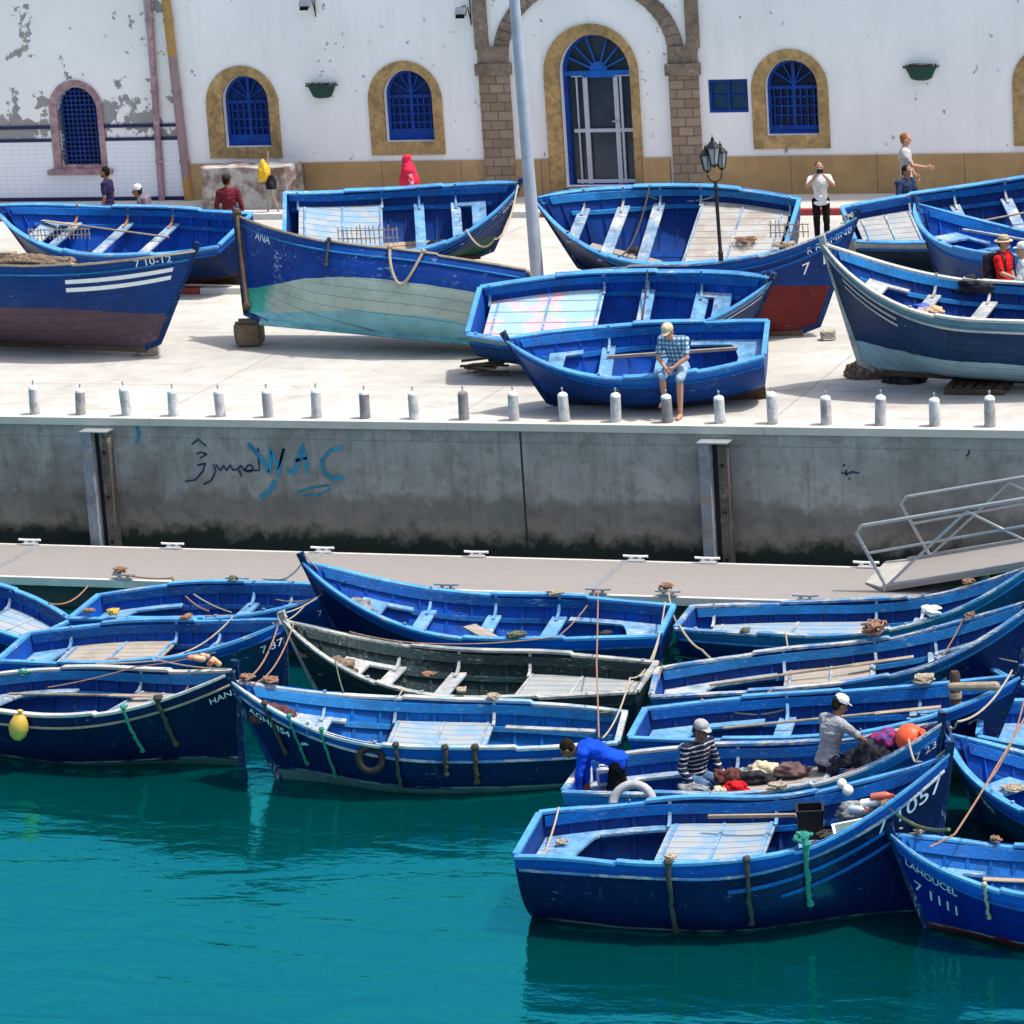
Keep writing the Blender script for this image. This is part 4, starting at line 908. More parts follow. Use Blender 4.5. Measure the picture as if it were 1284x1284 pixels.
# ================= BOATS =================
FIT=dict(F1=(-14.01, -14.047, 0.148, -2.837, 0.003, -0.013, 4.862, 2.327, 1.202, 1.27, 2.261),F13=(-14.743, -8.895, -2.91, -3.057, -0.016, 0.032, 5.056, 2.066, 1.109, 1.132, 1.727),F11=(-14.924, -7.234, 3.223, -2.874, -0.027, -0.005, 5.039, 2.119, 1.06, 1.056, 1.824),F12=(-15.694, -3.81, 3.282, -2.931, -0.047, 0.008, 5.296, 2.081, 0.951, 0.991, 1.857),F10=(-15.337, -3.372, 0.089, -2.974, 0.011, 0.007, 5.012, 1.9, 0.952, 0.934, 1.755),F9=(-14.535, -7.263, 0.24, -2.879, 0.005, 0.055, 5.154, 1.947, 1.044, 1.065, 1.775),F7=(-14.169, -9.165, 0.142, -2.882, 0.006, 0.044, 4.887, 1.962, 1.084, 1.082, 1.475),F8=(-14.39, -11.144, 0.081, -2.882, 0.026, 0.015, 4.565, 1.9, 1.009, 1.092, 1.714),F14=(-24.387, -8.809, -0.163, -2.875, 0.046, 0.017, 4.735, 2.021, 0.99, 1.126, 1.634),F15=(-24.551, -6.766, 0.102, -2.888, 0.034, 0.014, 4.094, 1.983, 1.052, 1.103, 1.411),F16=(-24.499, -4.559, 0.084, -2.889, 0.025, 0.012, 4.047, 1.943, 1.046, 1.123, 1.293),F17=(-24.957, -5.257, 2.988, -2.882, -0.007, 0.02, 4.686, 1.783, 0.85, 1.189, 1.75),F2=(-6.156, -13.523, 3.263, -2.961, 0.031, 0.003, 3.619, 1.867, 1.15, 1.068, 1.512),F3=(-5.802, -12.309, 2.627, -2.899, 0.028, -0.019, 4.853, 1.84, 1.15, 0.993, 1.446),F4=(-9.817, -8.542, 0.171, -2.875, 0.05, 0.001, 4.788, 2.067, 1.148, 1.01, 1.75),F5=(-6.437, -7.431, 2.713, -2.88, -0.011, -0.007, 4.873, 1.967, 1.15, 1.061, 1.371),Q8=(-15.641, 1.74, -2.943, 0.151, -0.278, -0.031, 4.011, 1.895, 0.999, 0.922, 1.277),Q7=(-21.038, 3.902, 0.135, 0.196, 0.457, -0.003, 4.975, 2.013, 1.055, 1.032, 1.541),Q3=(-20.907, 5.006, 3.06, 0.204, 0.646, 0.066, 6.127, 2.062, 1.13, 1.137, 2.043),Q4=(-28.223, 12.34, 0.369, 0.252, 0.429, -0.015, 4.517, 2.328, 1.249, 0.924, 1.631),Q5=(-17.86, 11.692, 3.206, 0.213, -0.436, 0.018, 4.724, 2.576, 1.102, 1.071, 1.686),Q6=(-20.371, 6.167, 0.153, 0.18, -0.177, -0.021, 4.997, 1.877, 1.058, 1.157, 1.957),Q9=(-10.48, 3.112, 3.165, 0.043, -0.073, 0.056, 4.491, 2.288, 1.145, 1.243, 2.047),Q10=(-16.795, 11.995, 0.434, 0.108, 0.325, 0.028, 5.246, 2.081, 1.093, 1.045, 1.814),Q11=(-11.467, 8.055, 2.515, 0.151, 0.007, -0.016, 4.714, 1.971, 1.15, 1.042, 1.57),Q2=(-28.775, 11.185, 3.011, 0.149, -0.298, 0.0, 5.439, 2.11, 1.144, 1.056, 1.57),Q1=(-32.046, 5.511, -0.194, 0.123, -0.245, 0.013, 5.323, 2.009, 1.151, 1.359, 1.767))
FIT={k:list(v) for k,v in FIT.items()}
FIT['Q8'][1]+=.23;FIT['Q8'][3]-=.07;FIT['F11'][1]+=.12;FIT['F11'][7]-=.1;FIT['F13'][1]-=.06;FIT['F10'][1]-=.12;FIT['F10'][7]=1.78;FIT['F10'][2]=.07
def HM(name,top,main,bottom,key,land=False,wlz=None,**k):
    return hullmat(name,top,main,bottom,wlz if wlz is not None else (WZ-FIT[key][3]+.03),**k)
SEA='blue wooden fishing boats moored by the pontoon';LAND='blue wooden fishing boats hauled out on the quay'
I=M['in'];RL=M['rail'];C=M['cap'];TH=M['thw']
weed=(.04,.09,.08)
W=dict(line=None)
def wl(k): return WZ-FIT[k][3]
hF=lambda k,top,main,bottom=weed,**kw: hullmat('hull_paint_'+k,top,main,bottom,wl(k)+.035,line=((.18,.24,.22),wl(k)+.05,.014),**kw)
hm_k['Q3']=paint('pale_turquoise_keel',(.16,.42,.48),wear=.3,worn=(.4,.45,.4))
wb=[(.32,.62,.93,M['cap'][2],.03),(.42,.66,.93,M['cap'][2],.03)]
make_boat('F1',FIT['F1'],'fishing_boat','nearest large navy boat, number 7 1057 on its tall bow',SEA,hF('F1',(.006,.075,.38),(.0015,.007,.058),chips=.35),C[0],RL[0],I[1],TH[0],M['deckblue'],(.30,.56),(.66,),battens=[(.36,.50,.86,RL[0],.05),(.56,.62,.9,RL[0],.05)],rubm=C[1],bow='bench')
make_boat('F13',FIT['F13'],'fishing_boat','navy boat with a black tyre fender on its side',SEA,hF('F13',(.006,.075,.36),(.0015,.007,.055),(.08,.14,.13),chips=.35),C[2],RL[1],I[2],TH[1],M['deckblue'],(.34,.60),(.78,),stern='none',rubm=C[1])
make_boat('F11',FIT['F11'],'fishing_boat','old dark green and grey boat, the only moored one not blue',SEA,hF('F11',(.02,.04,.05),(.006,.014,.03)),M['dkcap'],M['dk'],M['dk'],TH[2],M['deckgrey'],(.04,.36),(.56,.72),stern='none',stem_m=M['dkcap'])
make_boat('F12',FIT['F12'],'fishing_boat','royal blue boat against the pontoon with its dark stem at the left',SEA,hF('F12',BRIGHT,(.002,.009,.08)),C[0],RL[2],I[0],TH[0],None,thwarts=(.32,.50,.68))
make_boat('F10',FIT['F10'],'fishing_boat','blue boat with long pale blue plank deck just below the gangway',SEA,hF('F10',(.015,.10,.26),(.002,.009,.08)),C[1],RL[1],I[1],TH[1],M['deckblue'],(.06,.52),(.66,),stern='none')
make_boat('F9',FIT['F9'],'fishing_boat','blue boat with bare wood hatch deck and a big brown rope bundle',SEA,hF('F9',(.012,.11,.33),(.002,.009,.08)),C[1],RL[1],I[1],TH[1],M['woodbare'],(.32,.56),(.72,))
make_boat('F7',FIT['F7'],'fishing_boat','blue boat lying just behind the boat carrying the men, with open dark wells',SEA,hF('F7',(.01,.09,.45),(.002,.009,.08)),C[0],RL[0],I[1],TH[0],None,thwarts=(.36,.72))
make_boat('F8',FIT['F8'],'fishing_boat','blue boat carrying the men, nets and the orange buoy',SEA,hF('F8',(.02,.16,.5),(.004,.03,.16)),C[1],RL[0],I[0],TH[1],M['woodbare'],(.40,.68),(),)
make_boat('F14',FIT['F14'],'fishing_boat','large navy boat at the left with a yellow float on its side and rope fenders',SEA,hF('F14',(.003,.012,.07),(.0012,.005,.038),chips=.3),C[3],RL[1],I[1],TH[1],M['deckwhite'],(.52,.72),(),bow='none',rubm=M['wood'])
make_boat('F15',FIT['F15'],'fishing_boat','blue boat at the left numbered 7 378 with a broad bare whitish deck',SEA,hF('F15',BRIGHT,(.003,.010,.07)),C[0],RL[2],I[0],TH[0],M['woodbare'],(.14,.52),(.70,),)
make_boat('F16',FIT['F16'],'fishing_boat','bright blue boat with a yellow float on its stern rail at the left',SEA,hF('F16',BRIGHT,(.006,.03,.2)),C[0],RL[2],I[0],TH[0],None,thwarts=(.58,.75))
make_boat('F17',FIT['F17'],'fishing_boat','deep blue boat cut by the left edge just below the pontoon',SEA,hF('F17',BRIGHT,(.002,.012,.09)),C[0],RL[2],I[0],TH[1],M['deckblue'],(.03,.26),(.42,.6),stern='none')
make_boat('F2',FIT['F2'],'fishing_boat','clean bright blue boat numbered 7 1111 at the lower right corner',SEA,hF('F2',(.012,.12,.6),(.003,.014,.20),(.10,.012,.010),chips=.1),C[0],RL[0],I[2],TH[0],None,thwarts=(.3,.5),bow='bench',rubm=RL[0])
make_boat('F3',FIT['F3'],'fishing_boat','navy boat at the right edge, behind the boat numbered 7 1111',SEA,hF('F3',(.01,.12,.6),(.0015,.008,.06),(.015,.05,.06)),C[0],RL[0],I[0],TH[0],None,thwarts=(.3,.48,.64))
make_boat('F4',FIT['F4'],'fishing_boat','blue boat at the right edge with its square stern turned left',SEA,hF('F4',(.01,.12,.6),(.002,.012,.10)),C[0],RL[0],I[0],TH[0],None)
make_boat('F5',FIT['F5'],'fishing_boat','small bright blue boat by the dark wooden post, right edge under the gangway',SEA,hF('F5',(.01,.12,.55),(.003,.03,.2)),C[0],RL[0],I[0],TH[0],None,thwarts=(.3,.48,.66))
hQ=lambda k,top,main,bottom,wlz,**kw: hullmat('hull_paint_'+k,top,main,bottom,wlz,**kw)
make_boat('Q8',FIT['Q8'],'fishing_boat','small blue boat on the quay edge with the seated man on its side',LAND,hQ('Q8',(.012,.13,.5),(.004,.045,.22),(.003,.02,.09),.32,chips=.5),C[0],RL[0],I[0],TH[0],None,thwarts=(.40,.62),nrib=10)
make_boat('Q7',FIT['Q7'],'fishing_boat','blue boat on the quay with pink and green paint remnants on its stern deck',LAND,hQ('Q7',(.14,.22,.27),(.003,.03,.12),(.003,.02,.09),.3,chips=.5),C[0],RL[0],I[0],TH[0],M['deckpink'],(.03,.40),(.55,.74),stern='none',battens=[(.16,.80,.985,M['white'],.035),(.26,.80,.985,M['white'],.03)])
make_boat('Q3',FIT['Q3'],'fishing_boat','large blue boat on the quay with pale turquoise bottom, on a wooden block',LAND,hQ('Q3',(.006,.06,.28),(.004,.04,.24),(.36,.43,.38),.60,chips=.6,extra=((.04,.33,.26),5.0,(.17,.40,.46),.16),wavy=.02),M['wood'],RL[1],I[1],TH[1],None,thwarts=(.3,.5,.68))
make_boat('Q4',FIT['Q4'],'fishing_boat','blue boat behind the turquoise-bottomed one, white name on its bow',LAND,hQ('Q4',(.01,.10,.45),(.002,.015,.09),(.01,.08,.06),.5),C[0],RL[0],I[1],TH[0],M['deckblue'],(.05,.40),(.56,.72),stern='none',battens=[(.34,.55,.96,RL[0],.04),(.5,.6,.96,RL[0],.04)])
make_boat('Q5',FIT['Q5'],'fishing_boat','blue boat on the quay with a broad scuffed white stern deck beside the ornate lamp',LAND,hQ('Q5',(.03,.12,.3),(.003,.02,.1),(.003,.02,.09),.3,chips=.5),C[0],RL[1],I[1],TH[1],M['deckwhite'],(.04,.40),(.56,.70,.84),stern='none',bow='none')
make_boat('Q6',FIT['Q6'],'fishing_boat','blue boat on the quay with a dark red bottom and high bow',LAND,hQ('Q6',(.008,.08,.35),(.003,.03,.16),(.12,.012,.012),.80,wavy=.015,chips=.3),C[1],RL[0],I[1],TH[1],None,battens=[(.30,.5,.97,RL[0],.05)])
make_boat('Q9',FIT['Q9'],'fishing_boat','dark blue boat with whitish rim and pale blue bottom propped on nets',LAND,hQ('Q9',(.10,.20,.28),(.003,.026,.085),(.24,.36,.43),.48,chips=.35,wavy=.06),C[3],M['rail'][1],I[1],TH[2],None,thwarts=(.24,.45,.64),battens=[(.30,.70,.93,M['cap'][3],.045),(.42,.70,.93,M['cap'][3],.04)],stem_m=M['dkcap'],rubm=M['cap'][3])
make_boat('Q10',FIT['Q10'],'fishing_boat','blue boat near the standing tourists with a grey worn stern deck',LAND,hQ('Q10',(.35,.38,.38),(.003,.015,.035),(.01,.06,.05),.35),C[0],RL[0],I[1],TH[1],M['deckgrey'],(.04,.24),(.4,.58),stern='none')
make_boat('Q11',FIT['Q11'],'fishing_boat','bright sky blue boat behind the pair in red and white at the right edge',LAND,hQ('Q11',(.02,.20,.60),(.008,.06,.22),(.03,.12,.3),.35),C[0],RL[0],I[0],TH[0],None,thwarts=(.34,.5,.66))
make_boat('Q2',FIT['Q2'],'fishing_boat','blue boat with orange primed knees and thwart ends at the upper left',LAND,hQ('Q2',(.01,.08,.35),(.002,.012,.06),(.05,.012,.015),.35),C[0],RL[0],I[0],TH[1],None,thwarts=(.36,.55,.74),stern='none',kneem=M['orangewood'])
make_boat('Q1',FIT['Q1'],'fishing_boat','navy and maroon boat at the left edge with two white stripes',LAND,hQ('Q1',(.006,.05,.2),(.004,.035,.16),(.085,.05,.07),.62,chips=.35,wavy=.02),M['wood'],RL[1],I[1],TH[1],None,battens=[(.30,.60,.955,M['white'],.07),(.44,.60,.955,M['white'],.07)])
B=BOATS
letters(B['F1'],'7 1057',1095,.36,.19,squash=.95)
letters(B['F2'],'LAHOUCEL',1133,.30,.095,squash=.9);letters(B['F2'],'7 1111',1141,.60,.14)
letters(B['F14'],'HAN2L 41',254,.33,.085,squash=1.0)
letters(B['F13'],'AGHO',308,.36,.10);letters(B['F13'],'AIS4',335,.38,.11)
letters(B['F15'],'7 378',322,.36,.11);letters(B['F16'],'7 128',393,.32,.10)
letters(B['F8'],'7 23',1144,.3,.10)
letters(B['Q1'],'7 10-12',166,.155,.125,squash=1.05);letters(B['Q3'],'ANA',322,.30,.14)
letters(B['Q4'],'LAGRACH',616,.26,.11);letters(B['Q4'],'BLIAH',630,.42,.09)
letters(B['Q6'],'R R AMINE',1010,.26,.12,squash=.9);letters(B['Q6'],'7',1004,.60,.20);letters(B['Q6'],'18',1027,.60,.20)
letters(B['Q9'],'AHMED',1050,.20,.05,squash=1.);letters(B['F3'],'7 3041',1212,.40,.11)

# ================= ROPES, FLOATS AND GEAR =================
def bp(k,t,side=0,dz=.03,frac=1.):
    """world point on a boat: side 0 = centre line, 1 near gunwale, -1 far gunwale"""
    b=B[k];g=hull(t,1.,b.S);return b.M@Vector((g[0],(g[1]-.03)*frac*b.near*side,g[2]+dz))
def ip(k,t,y=0.,dz=0.):
    """world point on the seat level inside a boat; y>0 towards the camera"""
    b=B[k];return b.M@Vector((b.S[0]*t,y*b.near,b.TZ(t)+dz))
def gp_px(k,px,far=False,dz=.03):
    b=B[k];t=gun_px(b,px,-b.near if far else None);return bp(k,t,-1 if far else 1,dz)
G1='rope fenders hanging over boat sides'
for (k,px,ln,r,mt,lb) in (
 ('F1',838,1.0,.030,'roped','long dark tarry rope fender at the middle of the nearest boat'),
 ('F1',937,.85,.026,'roped','thin dark knotted fender right of the long tarry one on the nearest boat'),
 ('F1',1012,.80,.030,'ropeg','bright green rope fender on the side of the nearest boat'),
 ('F14',200,.72,.034,'roped','thick dark chain-like fender near the bow of the large navy boat at the left'),
 ('F14',156,.70,.024,'ropeg','green rope hanging left of the thick dark fender at the left'),
 ('F13',331,.72,.024,'wooddark','brown rusty fender nearest the bow of the boat with the tyre'),
 ('F13',362,.72,.020,'ropeg','green rope second from the bow of the boat with the tyre'),
 ('F13',404,.74,.020,'ropeg','green rope hanging just left of the tyre'),
 ('F13',497,.60,.026,'roped','dark rope fender just right of the tyre'),
 ('F13',558,.34,.028,'roped','short dark fender midway along the boat with the tyre'),
 ('F13',597,.46,.030,'wooddark','flat brown fender right of the short dark one, towards the bending man'),
 ('F2',1235,.40,.018,'rope','beige knotted rope loop on the side of the boat numbered 7 1111')):
    hang(B[k],px,ln,r,M[mt],lb,group=G1)
# tyre
b=B['F13'];t=gun_px(b,462);p=b.M@b.ptz(t,b.sr(t)-.22,b.near,.07);nrm=(b.M.to_3x3()@Vector((.15*0,b.near,0.25))).normalized()
q=nrm.to_track_quat('Z','Y').to_matrix()
m2=MB();m2.tube([q@Vector((.155*math.cos(a),.155*math.sin(a),0)) for a in np.linspace(0,2*math.pi,25)[:-1]],.05,10,closed=True)
o=m2.build('tyre',M['tyre'],None,smooth=True,loc=p);tag(o,'small black tyre hanging as a fender on the side of the navy boat','tyre')
tg2=MB().tube([bp('F13',t,1)-p,q@Vector((0,.15,.03))],.008,5).build('lashing',M['rope'],o)
# white tyre between F8 and F1
p=gp_px('F1',785,True);q=Euler((R(62),0,R(5))).to_matrix()
o=MB().tube([q@Vector((.25*math.cos(a),.25*math.sin(a),0)) for a in np.linspace(0,2*math.pi,25)[:-1]],.055,10,closed=True).build('tyre',plain('pale_grey_tyre_paint',(.36,.36,.37),.8,.25,8,.2),None,smooth=True,loc=p+Vector((0,.26,-.15)));tag(o,'pale grey painted tyre squeezed between the nearest boat and the boat with the men','tyre')
# yellow float
def float_(c,rx,rz,mt,lb,rot=(0,0,0),name='float',neck=True):
    r=empty(name,c,rot);tag(r,lb,'buoy');MB().lathe([(.001,-rz),(rx*.45,-rz*.92),(rx*.82,-rz*.6),(rx,-rz*.1),(rx*.93,rz*.35),(rx*.62,rz*.78),(rx*.25,rz*1.)],n=24).build('shell',mt,r,smooth=True)
    if neck:MB().lathe([(rx*.25,rz*.95),(rx*.2,rz*1.15),(rx*.28,rz*1.2),(rx*.28,rz*1.3)],n=12).build('eyelet',mt,r,smooth=True)
    return r
b=B['F14'];t=gun_px(b,28);p=b.M@b.ptz(t,b.sr(t)-.14,b.near,.13);float_(p,.135,.19,M['yellow'],'pear-shaped yellow float hanging on the side of the large navy boat at the left',rot=(0,R(12),0),name='yellow_float')
# orange buoy in F8
def on_boat(k,px,y,dz):
    b=B[k];best=min(np.linspace(0,1,150),key=lambda t:abs(proj(np.array(ip(k,t,y,dz)))[0]-px));return ip(k,best,y,dz)
p=on_boat('F8',1141,.02,.28);float_(p,.185,.175,M['orange'],'big orange-red round buoy in the bow of the boat with the men',rot=(R(20),R(60),0),name='orange_buoy')
for i,(k,px,lb,s) in enumerate((('F1',1058,'white ball float on the far rail of the nearest boat',.06),('F1',1070,'second white ball float, lower, beside the bottles in the nearest boat',.065))):
    p=gp_px(k,px,True);float_(p+Vector((0,-.1-.1*i,.03-.07*i)),s,s,M['white'],lb,name='white_float',neck=False)
# rope coils / bundles
def at_px(k,px,far,r,mt,lb,turns=5,th=.014,seed=1,dz=0.03,fl=.5,name='rope_coil'): return clump(gp_px(k,px,far,dz),r,M[mt],lb,name,'rope',turns,th,seed,flat=fl)
K=[('F9',1098,True,.17,'ropep','big tangled brown rope bundle on the rail of the wood-decked boat',9,.02,3,.0,1.3),
('F10',1169,False,.13,'white','ball of off-white rope on the near rail below the gangway',9,.018,5,.0,1.0),
('F10',935,False,.08,'rope_mossy','small mossy rope knot on the near rail of the plank-decked boat',4,.014,6,.0,.6),
('F12',697,True,.12,'rope','beige cloth-like rope over the far rail of the royal blue boat by the pontoon',5,.018,7,.0,.5),
('F12',648,False,.13,'rope_mossy','mossy green rope ball on the near rail of the royal blue boat',9,.018,8,.0,.6),
('F11',578,False,.07,'rope','beige rope lump on the far rail of the old green boat',5,.018,9,.05,.8),
('F13',620,True,.09,'rope','pale rope knot between the old green boat and the boat with the tyre',5,.018,10,.0,.8),
('F13',340,True,.12,'ropep','rusty orange rope tangle at the bow of the boat with the tyre',7,.014,11,.0,.8),
('F13',310,True,.10,'ropep','brown rope wound round the stem of the boat with the tyre',5,.016,12,.0,.9),
('F15',235,True,.09,'ropep','brown rope knot on the far rail of the left boat numbered 7 378',5,.014,13,.0,.8),
('F16',112,False,.09,'ropep','brown rope knot on the stern of the bright blue boat at the left',5,.013,14,.05,.7),
('F16',295,True,.08,'rope_mossy','grey rope knot on the far rail of the bright blue boat at the left',5,.014,15,.0,.8),
('F14',35,True,.12,'ropeg','pale green rope tangle inside the stern of the large navy boat at the left',7,.012,16,-.1,.7),
('F8',975,False,.10,'rope','beige rope knot on the near rail below the man in grey',7,.018,17,.0,.7),
('F1',1006,False,.10,'ropeg','bright green rope knot tied on the near rail of the nearest boat',8,.018,18,.02,1.2),
('F1',840,False,.07,'rope','beige knot over the tarry fender of the nearest boat',5,.018,19,.02,.9),
('F2',1250,True,.07,'ropep','brown rope knot on the far rail of the boat numbered 7 1111',5,.016,20,.0,.9),
('F2',1148,True,.11,'rope','coil of thin rope just inside the bow of the boat numbered 7 1111',5,.010,21,.0,.5),
('F7',1160,True,.14,'rope','long mass of pale rope at the bow behind the orange buoy',8,.018,22,.0,.7),
('F9',1215,True,.09,'ropep','small rope lashing near the bow of the wood-decked boat',4,.012,23,.0,.7),
('F10',1215,True,.09,'ropep','thin brown rope tangle on the far rail under the gangway',5,.011,24,.0,.8),
('F13',760,True,.13,'rope_mossy','coiled mossy rope in the stern corner of the boat with the tyre',6,.018,25,-.08,.4),
('Q5',985,False,.22,'rope','beige net and rope heap on the stern of the boat by the ornate lamp',7,.014,26,.0,.5),
('Q4',470,False,.1,'rope','rope lashed on the rail of the boat behind the turquoise-bottomed one',4,.012,27,.0,.6),
('Q6',1065,False,.07,'rope','rope whipping on the bow head of the red-bottomed boat',4,.014,28,.04,.7)]
for k in K: at_px(k[0],k[1],k[2],k[3],k[4],k[5],k[6],k[7],k[8],k[9],k[10])
# coil on the pontoon edge posts
for x,y,lb,s in((152,722,'brown rope wound on the pontoon cleat at the left',31),(836,743,'brown rope wound on the pontoon cleat between two boats',32),(690,0,'',0)):
    if lb:clump(onZ(x,y,PZ+.05)+np.array([0,0,0]),.11,M['ropep'],lb,'rope_coil','rope',7,.014,s,flat=1.1)
# yellow sponge
p=gp_px('F16',142,False);o=clump(p,.09,M['yellow'],'yellow sponge-like rope float on the stern rail of the bright blue boat at the left','yellow_float','float',8,.022,40,flat=.9)
# corks at bow of F14
rnd=random.Random(4)
for i in range(5):
    p=onZ(243+i*7,826+rnd.uniform(-4,6),WZ+1.25);r=MB().cap((-.05,0,0),(.05,0,0),.04,.04,10).build('net_cork',plain('cork_float_%d'%i,((.55,.22,.12),(.6,.38,.22),(.5,.3,.2))[i%3],.6,.2,8,.1),None,smooth=True,loc=tuple(p));r.rotation_euler=(0,.2*i,rnd.uniform(0,3))
    tag(r,'reddish cork net float in the bunch by the bow of the large navy boat','float','cork floats bunched at the left bow')
# mooring ropes
R1=.011
V3=Vector
def pp(x,y,z): return V3(onZ(x,y,z))
F13s=pp(751,925,WZ+.95)
ropes=[
 ([CN[2],pp(748,830,WZ+1.1),F13s],.011,'ropep','pinkish rope running straight from the pontoon cleat down to the boat with the tyre',.02),
 ([gp_px('F12',830,False),pp(790,850,WZ+1.05),F13s+V3((.05,0,0))],.012,'rope','beige rope from the royal blue boat stern down to the boat with the tyre',.1),
 ([gp_px('F12',834,True),pp(800,848,WZ+1.0)],.012,'rope','beige rope between the royal blue boat and the old green boat stern',.12),
 ([CN[2],gp_px('F12',700,False),gp_px('F11',520,True),gp_px('F11',440,True)],.009,'ropep','long thin orange rope running diagonally over the old green boat',.05),
 ([CN[0],pp(215,725,PZ+.1),gp_px('F16',262,False,.1)],.014,'ropep','pinkish rope from the left pontoon cleat over the bright blue boat',.06),
 ([pp(215,722,PZ+.15),gp_px('F16',290,False,.05)],.012,'rope','beige rope crossing the bright blue boat at the left',.05),
 ([CN[4],bp('F12',.99,0,.1),bp('F16',.97,0,.1),bp('F15',.98,0,.1)],.010,'rope','thin rope tying the three bows at the left of the pontoon',.08),
 ([bp('F15',.75,-1),bp('F15',.6,1)],.012,'rope','white rope loop hanging across the boat numbered 7 378',.18),
 ([bp('F15',.99,0,.05),bp('F13',.98,0,.05)],.013,'ropep','brown rope between the bow numbered 7 378 and the boat with the tyre',.12),
 ([bp('F14',.97,0,.05),pp(200,828,WZ+1.1),pp(120,832,WZ+1.05)],.012,'rope','rope leading aft from the bow of the large navy boat at the left',.03),
 ([pp(270,818,WZ+1.2),pp(170,836,WZ+1.0),pp(60,862,WZ+.8)],.010,'ropep','thin brown rope running into the large navy boat at the left',.04),
 ([gp_px('F10',852,False),pp(880,815,WZ+.75),pp(905,838,WZ+.5)],.016,'rope','thick pale rope drooping over the stern of the plank-decked boat',.06),
 ([gp_px('F9',830,True),gp_px('F9',812,False)],.010,'ropep','brown rope at the stern corner of the wood-decked boat',.1),
 ([CN[3],gp_px('F10',852,False)],.013,'rope','rope from the pontoon cleat to the stern of the plank-decked boat',.15),
 ([bp('F1',.99,0,.06),pp(1150,955,WZ+1.55),gp_px('F8',1140,False,.05)],.014,'rope','white rope from the tall bow of the nearest boat to the boat with the men',.12),
 ([gp_px('F1',1107,False),pp(1150,1036,WZ+1.1),pp(1190,1040,WZ+1.3)],.022,'rope_mossy','thick green mossy rope drooping from the nearest boat towards the next bow',.06),
 ([pp(1166,1062,WZ+1.25),pp(1197,1046,WZ+1.3),pp(1250,960,WZ+1.5),pp(1290,890,WZ+1.6)],.012,'ropep','brown rope rising from the boat numbered 7 1111 to the right edge',.02),
 ([pp(1285,875,WZ+1.5),pp(1262,945,WZ+1.3),pp(1235,985,WZ+1.1)],.010,'ropep','thin violet-brown rope at the right edge of the moored boats',.08),
 ([bp('F7',.98,0,.1),pp(1200,905,WZ+1.35),bp('F3',.99,0,.1)],.014,'rope','pale rope between the bows near the wooden post',.15),
 ([bp('F5',.9,1),pp(1275,830,WZ+1.0)],.010,'rope','thin pale rope inside the small bright blue boat at the right',.05),
 ([gp_px('F7',880,True),gp_px('F7',1010,True,-.1)],.012,'rope','white rope hanging in the boat behind the striped man',.3),
 ([gp_px('F1',700,True),gp_px('F1',672,False,-.1)],.012,'rope','pale rope over the stern corner of the nearest boat',.1),
 ([gp_px('F1',790,True),pp(795,1040,WZ+.4)],.008,'rope','thin cord hanging inside the nearest boat',.03),
 ([bp('Q5',.3,-1,-.05),bp('Q5',.5,-1,-.3),bp('Q5',.66,-1,-.05)],.018,'rope','thick rope draped along the far inside of the boat by the ornate lamp',.2),
 ([bp('Q5',.62,1),bp('Q5',.60,-1)],.018,'roped','dark rope lying across the seats of the boat by the ornate lamp',.25),
 ([bp('Q7',.55,-1),bp('Q7',.55,0,-.28)],.016,'roped','dark rope hanging on a seat of the boat with the pink remnants',.1),
 ([gp_px('Q4',585,False),pp(620,300,1.2),gp_px('Q4',650,False)],.018,'rope','beige rope looped under the name on the dark bow by the light pole',.15),
 ([bp('Q6',.985,0,.12),bp('Q6',.95,1)],.014,'rope','short rope at the bow head of the red-bottomed boat',.2),
]
for pts,r,mt,lb,sg in ropes: rope(pts,r,M[mt],lb,sg)
# wooden pile at right between boats
p=pp(1198,870,WZ+1.1);r=empty('mooring_pile',(p.x,p.y,WZ));tag(r,'short dark wooden post standing between the moored bows at the right','wooden post')
MB().lathe([(.075,-1.),(.075,.6),(.07,1.35),(.05,1.4)],n=14).build('post',M['wooddark'],r,smooth=True);MB().lathe([(.082,1.05),(.082,1.12)],n=14).build('rope_band',M['rope'],r)
# wooden block on bow
for x,y,lb in((1220,862,'rough wooden bollard block lashed across the bow behind the post'),):
    p=pp(x,y,WZ+1.32);o=MB().cap((-.28,0,0),(.28,0.03,.02),.05,.06,10).build('wooden_block',M['wood'],None,loc=p);tag(o,lb,'wood block')
# oars & loose planks
def plank(a,b_,w_,h,mt,lb,name='plank'):
    a,b_=V3(a),V3(b_);o=MB().bar(V3((0,0,0)),b_-a,w_,h).build(name,mt,None,loc=a,bevel=.004);return tag(o,lb,'plank')
plank(ip('F12',.55,-.25,.03),ip('F12',.43,.45,.03),.22,.03,M['woodbare'],'bare wooden board lying aslant on the seats of the royal blue boat')
plank(ip('F13',.72,.55,.05),ip('F13',.52,.60,.05),.12,.03,M['wood'],'orange-brown plank along the near inside of the boat with the tyre')
plank(ip('F13',.30,-.62,.05),ip('F13',.06,-.5,.05),.12,.03,M['thw'][2],'whitish plank along the far side in the stern of the boat with the tyre')
plank(ip('F9',.78,0,.04),ip('F9',.66,.3,.04),.14,.03,M['thw'][2],'short pale plank near the bow of the wood-decked boat')
plank(ip('F8',.90,.1,.16),ip('F8',.70,.45,.02),.2,.03,M['deckwhite'],'scuffed pale board in the bow under the orange buoy')
plank(ip('F10',.80,.1,.04),ip('F10',.62,.1,.04),.1,.03,M['thw'][0],'pale blue plank near the bow under the gangway')
plank(ip('Q8',.10,-.3,.02),ip('Q8',.62,-.3,.02),.07,.05,M['wood'],'grey oar-like plank lying lengthwise in the small quay boat')
plank(ip('Q11',.2,-.5,.2),ip('Q11',.78,-.2,.2),.06,.04,M['thw'][2],'long pale spar lying along the sky blue boat','spar')
